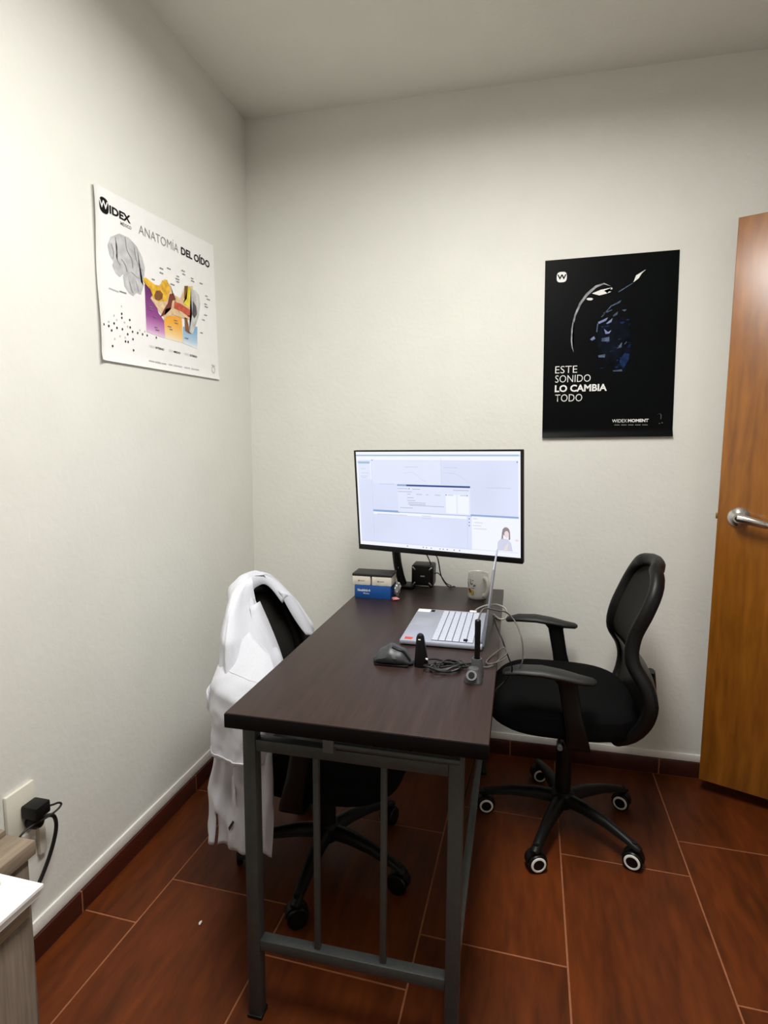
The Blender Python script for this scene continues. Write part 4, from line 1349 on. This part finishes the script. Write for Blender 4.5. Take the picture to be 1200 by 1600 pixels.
# logo disc with the letter cut into it, then the wordmark
b = MB()
flat(b, WF, [(0.0165 + 0.0378 * 0.5 * (1 + math.copysign(abs(math.cos(t)) ** 0.75, math.cos(t))), 0.426 + 0.0215 * math.copysign(abs(math.sin(t)) ** 0.75, math.sin(t))) for t in (2 * PI * q / 32 for q in range(32))], K2)
b.build('logo', 'ink_black', wpost, smooth=0)
put_text(MB(), 'IDEX', WF, 0.0576, 0.4135, 0.0923, 0.0225, K2, 0.035, slope=WSL).build('logo_wordmark', 'ink_black', wpost, smooth=0)
b = MB()
put_text(b, 'W', WF, 0.0150, 0.4165, 0.036, 0.0215, K3, 0.02, slope=WSL)
b.build('logo_letter', 'paper', wpost, smooth=0)
put_text(MB(), 'MÉXICO', WF, 0.1027, 0.399, 0.0492, 0.0115, K2, 0.01, slope=WSL).build('small_lettering', 'ink_grey', wpost, smooth=0)
put_text(MB(), 'www.widex.com', WF, 0.2106, 0.0205, 0.0931, 0.0075, K2, 0.0, slope=0.02).build('small_lettering', 'ink_grey', wpost, smooth=0)
put_text(MB(), 'ANATOMÍA', WF, 0.1869, 0.4035, 0.2123, 0.0345, K2, -0.012, slope=WSL).build('title_light', 'ink_grey', wpost, smooth=0)
put_text(MB(), 'DEL OÍDO', WF, 0.4157, 0.4140, 0.1899, 0.0320, K2, 0.03, slope=WSL).build('title_bold', 'ink_black', wpost, smooth=0)
for x, y, w, h, w1, w2 in ((0.215, 0.0665, 0.0801, 0.0085, 'OÍDO', 'INTERNO'), (0.3219, 0.0700, 0.0685, 0.0085, 'OÍDO', 'MEDIO'), (0.4156, 0.0730, 0.0816, 0.0090, 'OÍDO', 'EXTERNO')):
    put_text(MB(), w1, WF, x, y, w * 0.38, h, K2, -0.005, slope=0.02).build('caption_light', 'ink_pale', wpost, smooth=0)
    put_text(MB(), w2, WF, x + w * 0.43, y + 0.0006, w * 0.57, h * 0.8, K2, 0.02, slope=0.02).build('caption_bold', 'ink_black', wpost, smooth=0)
b = MB()
for x, y in [(0.2969, 0.3318), (0.3392, 0.3437), (0.2505, 0.2846), (0.296, 0.3173), (0.4247, 0.361), (0.4283, 0.3506), (0.39, 0.333), (0.3878, 0.3233), (0.3889, 0.3146), (0.4801, 0.3512), (0.484, 0.3429), (0.541, 0.3502), (0.3574, 0.2972), (0.5751, 0.3136), (0.5892, 0.3046), (0.5684, 0.2823), (0.5728, 0.2734), (0.5662, 0.2422), (0.5487, 0.2211), (0.5335, 0.1713), (0.2305, 0.194), (0.2335, 0.1862), (0.2535, 0.1673), (0.2551, 0.1355), (0.2618, 0.1282), (0.3684, 0.1808), (0.3719, 0.1724), (0.3311, 0.1528), (0.3384, 0.1453), (0.4321, 0.1332)]:
    w_ = 0.0085 + 0.004 * ((int(x * 1000) * 7) % 5) / 4
    rect(b, WF, x - w_, y - 0.0014 - 0.03 * w_, x - w_ * 0.1, y + 0.0014 - 0.03 * w_, K4 + 0.0003, 0.04)
    rect(b, WF, x, y - 0.0014, x + w_ * 0.85, y + 0.0014, K4 + 0.0003, 0.04)
for k in range(7):
    rect(b, WF, 0.085 + k * 0.0045, 0.2035 + 0.0002 * k, 0.0885 + k * 0.0045, 0.2075 + 0.0002 * k, K2)
b.build('callout_text', 'ink_grey', wpost, smooth=0)['kind'] = 'stuff'
b = MB()
for k in range(26):
    if k in (3, 11, 12, 18):
        continue
    rect(b, WF, 0.3191 + k * 0.0073, 0.0245 + 0.00022 * k, 0.3245 + k * 0.0073, 0.0290 + 0.00022 * k, K2)
for k in range(8):
    rect(b, WF, 0.0394 + k * 0.0054, 0.2005, 0.0435 + k * 0.0054, 0.2045, K2)
for q in range(20):
    t0, t1 = 2 * PI * q / 20, 2 * PI * (q + 1) / 20
    flat(b, WF, [(0.613 + 0.013 * math.cos(t0), 0.047 + 0.013 * math.sin(t0)), (0.613 + 0.013 * math.cos(t1), 0.047 + 0.013 * math.sin(t1)), (0.613 + 0.010 * math.cos(t1), 0.047 + 0.010 * math.sin(t1)), (0.613 + 0.010 * math.cos(t0), 0.047 + 0.010 * math.sin(t0))], K2)
rect(b, WF, 0.601, 0.0615, 0.625, 0.0645, K2)
b.build('fine_print', 'ink_pale', wpost, smooth=0)['kind'] = 'stuff'
b = MB()
for x, y in [(0.0109, 0.0955), (0.0315, 0.0951), (0.0547, 0.1071), (0.0427, 0.0847), (0.0662, 0.0967), (0.0902, 0.1419), (0.09, 0.1305), (0.1257, 0.1317), (0.1261, 0.1098), (0.0901, 0.0975), (0.1367, 0.099), (0.1607, 0.0999), (0.1846, 0.1003), (0.2077, 0.1012), (0.1133, 0.0872), (0.1018, 0.064), (0.1136, 0.0645), (0.1371, 0.0767), (0.1375, 0.0438), (0.0436, 0.0406), (0.2551, 0.1032)]:
    disc(b, WF, x, y, 0.0032, 0.0036, K2, 10)
b.build('black_dots', 'ink_black', wpost, smooth=0)['kind'] = 'stuff'
b = MB()
for x, y in [(0.0905, 0.1635), (0.0563, 0.1298), (0.0666, 0.1192), (0.0324, 0.1071), (0.1014, 0.1195), (0.1143, 0.1102), (0.0544, 0.0626), (0.0783, 0.0748), (0.1013, 0.0751), (0.1961, 0.1116), (0.1719, 0.1107)]:
    disc(b, WF, x, y, 0.0026, 0.0030, K2, 10)
b.build('grey_dots', 'ink_pale', wpost, smooth=0)['kind'] = 'stuff'

# ------------------------------------------------------------------ black poster on the back wall
BX0_, BZ0_ = 1.251, 1.347
BF = Frame((BX0_, 0.0, BZ0_), (1, 0, 0), (0, 0, 1))
bpost = thing('black_poster', 'black hearing-aid poster on the back wall', 'poster', (BX0_ + 0.237, 0.0, BZ0_))
TLc, TRc, BRc, BLc = (-0.007, 0.674), (0.468, 0.682), (0.481, 0.004), (0.005, -0.003)
g = []
for i in range(41):
    v = (i / 40) ** 1.5
    row = []
    for j in range(21):
        u = j / 20
        a = (BLc[0] + (BRc[0] - BLc[0]) * u) * (1 - v) + (TLc[0] + (TRc[0] - TLc[0]) * u) * v
        b = (BLc[1] + (BRc[1] - BLc[1]) * u) * (1 - v) + (TLc[1] + (TRc[1] - TLc[1]) * u) * v
        lift = 0.0022 + 0.010 * max(0, 1 - v / 0.045) ** 1.6
        row.append(BF.p(a, b, lift))
    g.append(row)
MB().slab(g, lambda i, j: Vector((0, 0.0006, 0))).build('poster_sheet', 'poster_black', bpost, smooth=60)
BPOLY = {
 'arc':[(0.2372, 0.5651), (0.2104, 0.5792), (0.1798, 0.5712), (0.1483, 0.5446), (0.1245, 0.5104), (0.1078, 0.4667), (0.0991, 0.4152), (0.099, 0.3702), (0.103, 0.3449), (0.1116, 0.3255), (0.1068, 0.3473), (0.1039, 0.37), (0.1045, 0.415), (0.1138, 0.4634), (0.1315, 0.5051), (0.1544, 0.5364), (0.184, 0.5632), (0.2107, 0.5743)],
 'h1':[(0.169, 0.543), (0.1997, 0.5545), (0.2397, 0.5611), (0.2415, 0.5547), (0.2118, 0.5505), (0.2381, 0.5456), (0.2241, 0.5401), (0.1958, 0.5342), (0.1764, 0.5402)],
 'h2':[(0.1487, 0.5235), (0.1553, 0.5271), (0.1673, 0.5269), (0.1747, 0.5226), (0.1677, 0.5176), (0.1557, 0.5187)],
 'flash':[(0.3141, 0.5752), (0.3222, 0.5996), (0.3558, 0.6191), (0.3426, 0.607), (0.332, 0.5885)],
 'ray':[(0.2618, 0.5443), (0.3119, 0.5739), (0.3129, 0.5714), (0.2643, 0.5413)],
 'f1':[(0.2405, 0.4953), (0.2751, 0.5131), (0.2708, 0.5036), (0.2454, 0.4927)],
 'f2':[(0.2052, 0.4544), (0.2404, 0.4968), (0.2434, 0.4947), (0.2091, 0.4532)],
 'f3':[(0.2131, 0.4697), (0.2436, 0.4805), (0.2442, 0.4771), (0.2157, 0.4657)],
 'f4':[(0.1954, 0.4361), (0.2306, 0.4518), (0.224, 0.4398), (0.1982, 0.4285)],
 'f5':[(0.1904, 0.3992), (0.1928, 0.4312), (0.1967, 0.4301), (0.1942, 0.3985)],
 'f6':[(0.2245, 0.4299), (0.2475, 0.4486), (0.2434, 0.434), (0.2294, 0.4272)],
 'f7':[(0.247, 0.4584), (0.2653, 0.4722), (0.2635, 0.4601), (0.2496, 0.4534)],
 'f8':[(0.2783, 0.4765), (0.2956, 0.479), (0.2889, 0.4711)],
 'navy':[(0.1948, 0.3965), (0.2243, 0.4348), (0.2899, 0.4516), (0.3148, 0.3772), (0.3186, 0.3032), (0.3002, 0.2442), (0.2615, 0.2551), (0.2008, 0.3167)],
 'f9':[(0.2182, 0.4104), (0.2332, 0.3975), (0.2448, 0.4044), (0.2382, 0.3924), (0.2239, 0.3905)],
 'f10':[(0.2126, 0.375), (0.2388, 0.38), (0.2396, 0.3627), (0.2107, 0.3637)],
 'f11':[(0.201, 0.3117), (0.2274, 0.3159), (0.2256, 0.3035), (0.2038, 0.3041)],
 'f12':[(0.2672, 0.3345), (0.285, 0.3586), (0.2836, 0.3389)],
 'f13':[(0.2925, 0.3509), (0.3001, 0.3605), (0.3031, 0.358), (0.2959, 0.3493)],
 'mid':[(0.2789, 0.2895), (0.2965, 0.3187), (0.3133, 0.3133), (0.312, 0.2935), (0.2947, 0.2593), (0.282, 0.2745)],
 'f14':[(0.2567, 0.2537), (0.29, 0.2569), (0.2904, 0.2494), (0.2579, 0.2502)],
 'f15':[(0.1693, 0.3726), (0.1833, 0.3846), (0.1886, 0.3744), (0.1768, 0.3674)],
}
for nm, keys, m_, k in (('printed_shade', ('navy',), 'ink_navy', K1), ('printed_blue', ('mid',), 'ink_blue', K2), ('printed_arc', ('arc',), 'ink_silver', K2),
                        ('printed_highlight', ('h1', 'h2', 'flash'), 'ink_white', K2), ('printed_ray', ('ray', 'f8', 'f13', 'f14'), 'ink_steel', K2),
                        ('printed_facet', ('f1', 'f2', 'f3', 'f5', 'f7', 'f10', 'f11', 'f12'), 'ink_steel', K3), ('printed_lavender_facet', ('f4', 'f6', 'f9', 'f15'), 'ink_lav', K3)):
    for q in keys:
        flat(MB(), BF, BPOLY[q], k).build(nm, m_, bpost, smooth=0)
random.seed(3)
b = MB()
for _ in range(26):
    x, y = random.uniform(0.205, 0.31), random.uniform(0.26, 0.44)
    w_, h_ = random.uniform(0.004, 0.016), random.uniform(0.002, 0.007)
    flat(b, BF, [(x, y), (x + w_, y + h_ * random.uniform(0, 1)), (x + w_ * 0.8, y + h_), (x - w_ * 0.2, y + h_ * 0.7)], K2 + 0.0002)
b.build('printed_sparkle', 'ink_blue', bpost, smooth=0)['kind'] = 'stuff'
BSL = 0.012
b = MB()
flat(b, BF, [(0.0563 + 0.0186 * math.copysign(abs(math.cos(t)) ** 0.6, math.cos(t)), 0.6095 + 0.0192 * math.copysign(abs(math.sin(t)) ** 0.7, math.sin(t))) for t in (2 * PI * q / 32 for q in range(32))], K1)
b.build('logo', 'ink_white', bpost, smooth=0)
put_text(MB(), 'ESTE', BF, 0.0452, 0.2475, 0.0819, 0.0275, K2, -0.008, slope=BSL).build('lettering', 'ink_white', bpost, smooth=0)
put_text(MB(), 'SONIDO', BF, 0.0465, 0.2122, 0.1312, 0.0275, K2, -0.008, slope=BSL).build('lettering', 'ink_white', bpost, smooth=0)
put_text(MB(), 'LO CAMBIA', BF, 0.0464, 0.1752, 0.1923, 0.0272, K2, 0.03, slope=BSL).build('lettering', 'ink_white', bpost, smooth=0)
put_text(MB(), 'TODO', BF, 0.0488, 0.1383, 0.1011, 0.0280, K2, -0.008, slope=BSL).build('lettering', 'ink_white', bpost, smooth=0)
put_text(MB(), 'WIDEX', BF, 0.2637, 0.0565, 0.053, 0.0124, K2, 0.0, slope=BSL).build('lettering', 'ink_white', bpost, smooth=0)
put_text(MB(), 'MOMENT', BF, 0.3204, 0.0572, 0.0738, 0.0124, K2, 0.035, slope=BSL).build('lettering', 'ink_white', bpost, smooth=0)

b = MB()
put_text(b, 'W', BF, 0.0395, 0.6005, 0.0345, 0.0185, K3, 0.03, slope=BSL)
b.build('logo_letter', 'poster_black', bpost, smooth=0)
b = MB()
for k in range(24):
    if k % 5 == 4:
        continue
    rect(b, BF, 0.2725 + k * 0.005, 0.0455, 0.2762 + k * 0.005, 0.0492, K2)
s_ = spline([(0.4241, 0.0851, 0), (0.4300, 0.0890, 0), (0.4357, 0.0855, 0), (0.4365, 0.0760, 0), (0.4355, 0.0680, 0)], 4)
flat(b, BF, [(v.x, v.y) for v in s_] + [(v.x + 0.0016, v.y + 0.0006) for v in reversed(s_)], K2)
disc(b, BF, 0.4329, 0.0526, 0.0022, 0.0016, K2, 8)
disc(b, BF, 0.4422, 0.0550, 0.0026, 0.0016, K2, 8)
b.build('fine_print', 'ink_grey', bpost, smooth=0)['kind'] = 'stuff'

# ------------------------------------------------------------------ wall socket with plugs
sok = thing('wall_socket', 'ivory wall socket plate above the grey cabinet', 'socket', (0, -1.304, 0.335))
MB().box((0.005, -1.304, 0.410), (0.010, 0.082, 0.130), 0.003).build('socket_plate', 'ivory', sok)
MB().box((0.006, -1.250, 0.318), (0.012, 0.020, 0.100), 0.002).build('cable_trunking', 'ivory', sok)
MB().box((0.012, -1.292, 0.345), (0.005, 0.035, 0.02), 0.001).build('socket_face', 'ivory', sok)
ad = thing('power_adapter', 'square black power adapter plugged into the wall socket', 'adapter', (0.033, -1.287, 0.400))
MB().box((0.034, -1.287, 0.4155), (0.046, 0.044, 0.032), 0.004).build('adapter_body', 'black_plastic', ad)
MB().tube(spline([(0.045, -1.266, 0.410), (0.050, -1.250, 0.406), (0.052, -1.236, 0.402), (0.054, -1.230, 0.394), (0.054, -1.245, 0.388), (0.052, -1.275, 0.388), (0.046, -1.305, 0.390), (0.040, -1.330, 0.386), (0.036, -1.345, 0.372), (0.034, -1.348, 0.34), (0.034, -1.36, 0.25)], 6), 0.0026, 8).build('adapter_cord', 'cord_black', ad)
pg_ = thing('power_plug', 'round black plug with thick cord below the adapter', 'plug', (0.03, -1.287, 0.2))
MB().lathe([(0, 0.0), (0.015, 0.0), (0.017, 0.006), (0.017, 0.022), (0.012, 0.032), (0.0, 0.034)], (0.012, -1.287, 0.380), (1, 0.1, 0), 20).build('plug_body', 'black_plastic', pg_)
MB().tube(spline([(0.034, -1.282, 0.382), (0.040, -1.258, 0.380), (0.042, -1.242, 0.366), (0.040, -1.236, 0.335), (0.036, -1.244, 0.295), (0.030, -1.262, 0.250), (0.026, -1.295, 0.205), (0.024, -1.36, 0.15), (0.024, -1.42, 0.07), (0.024, -1.45, 0.006)], 6), 0.0048, 10).build('plug_cord', 'cord_black', pg_)

# ------------------------------------------------------------------ low unit by the wall and the grey oak cabinet in front
lu = thing('side_unit', 'low grey oak unit against the left wall under the socket', 'cabinet', (0.12, -1.70, 0))
MB().box((0.118, -1.705, 0.2325), (0.190, 0.440, 0.465), 0.002).build('unit_body', 'grey_wood', lu)
MB().box((0.185, -1.698, 0.484), (0.072, 0.450, 0.030), 0.0015).build('top_board', 'grey_wood_top', lu)
MB().box((0.082, -1.698, 0.489), (0.130, 0.450, 0.040), 0.0015).build('back_board', 'grey_wood_top', lu)
gc = thing('cabinet', 'grey oak cabinet in the near left corner with papers on top', 'cabinet', (0.38, -2.08, 0))
MB().box((0.400, -2.075, 0.354), (0.350, 0.500, 0.708), 0.002).build('cabinet_body', 'grey_wood', gc)
MB().box((0.400, -2.075, 0.7215), (0.350, 0.500, 0.027), 0.0015).build('cabinet_top', 'grey_wood_top', gc)
FP = Frame((0.30, -2.115, 0.7505), (1, -0.02, 0), (0.02, 1, 0))
pp = thing('paper_stack', 'stack of white printed sheets on the near grey cabinet', 'papers', (0.45, -1.97, 0.735))
MB().prism([FP.p(0.0, 0.0, -0.0155), FP.p(0.281, 0.0, -0.0155), FP.p(0.281, 0.300, -0.0155), FP.p(0.0, 0.300, -0.0155)], (0, 0, 0.0095)).build('lower_sheets', 'paper', pp, smooth=0)
MB().prism([FP.p(0.0, 0.0, -0.005), FP.p(0.284, 0.0, -0.005), FP.p(0.284, 0.303, -0.005), FP.p(0.0, 0.303, -0.005)], (0, 0, 0.004)).build('top_sheet', 'paper', pp, smooth=0)
b = MB()
random.seed(8)
for x_, y_, n_ in ((0.262, 0.225, 9), (0.250, 0.205, 12), (0.238, 0.185, 10), (0.225, 0.262, 3), (0.20, 0.17, 12)):
    for k in range(n_):
        y1 = y_ - k * 0.011
        rect(b, FP, x_, y1 - 0.007, x_ + 0.0022, y1, -0.0006)
b.build('printed_lines', 'ink_grey', pp, smooth=0)['kind'] = 'stuff'
pn = thing('marker_pen', 'white capped marker lying at the edge of the papers', 'pen', (0.50, -1.84, 0.75))
MB().tube([(0.44, -1.834, 0.7575), (0.515, -1.838, 0.7575)], 0.007, 14).build('pen_barrel', 'white_plastic', pn)
MB().tube([(0.515, -1.838, 0.7575), (0.540, -1.8395, 0.7575), (0.546, -1.840, 0.7575)], [0.0058, 0.0050, 0.003], 14).build('pen_cap', 'ivory', pn)

# ------------------------------------------------------------------ crumb of paper on the floor
fo = bmesh.new()
bmesh.ops.create_icosphere(fo, subdivisions=2, radius=1.0)
for v in fo.verts:
    c = v.co * (1 + 0.5 * mnoise.noise(v.co * 2))
    v.co = Vector((c.x * 0.0035, c.y * 0.007, c.z * 0.003))
lowz = min(v.co.z for v in fo.verts)
fb = MB()
fb._merge(fo, Matrix.Translation((0.352, -1.092, -lowz)))
tag(fb.build('paper_scrap', 'paper'), 'tiny white paper scrap on the floor left of the desk', 'scrap')

for o in bpy.data.objects:
    if '_w' in o:
        del o['_w']
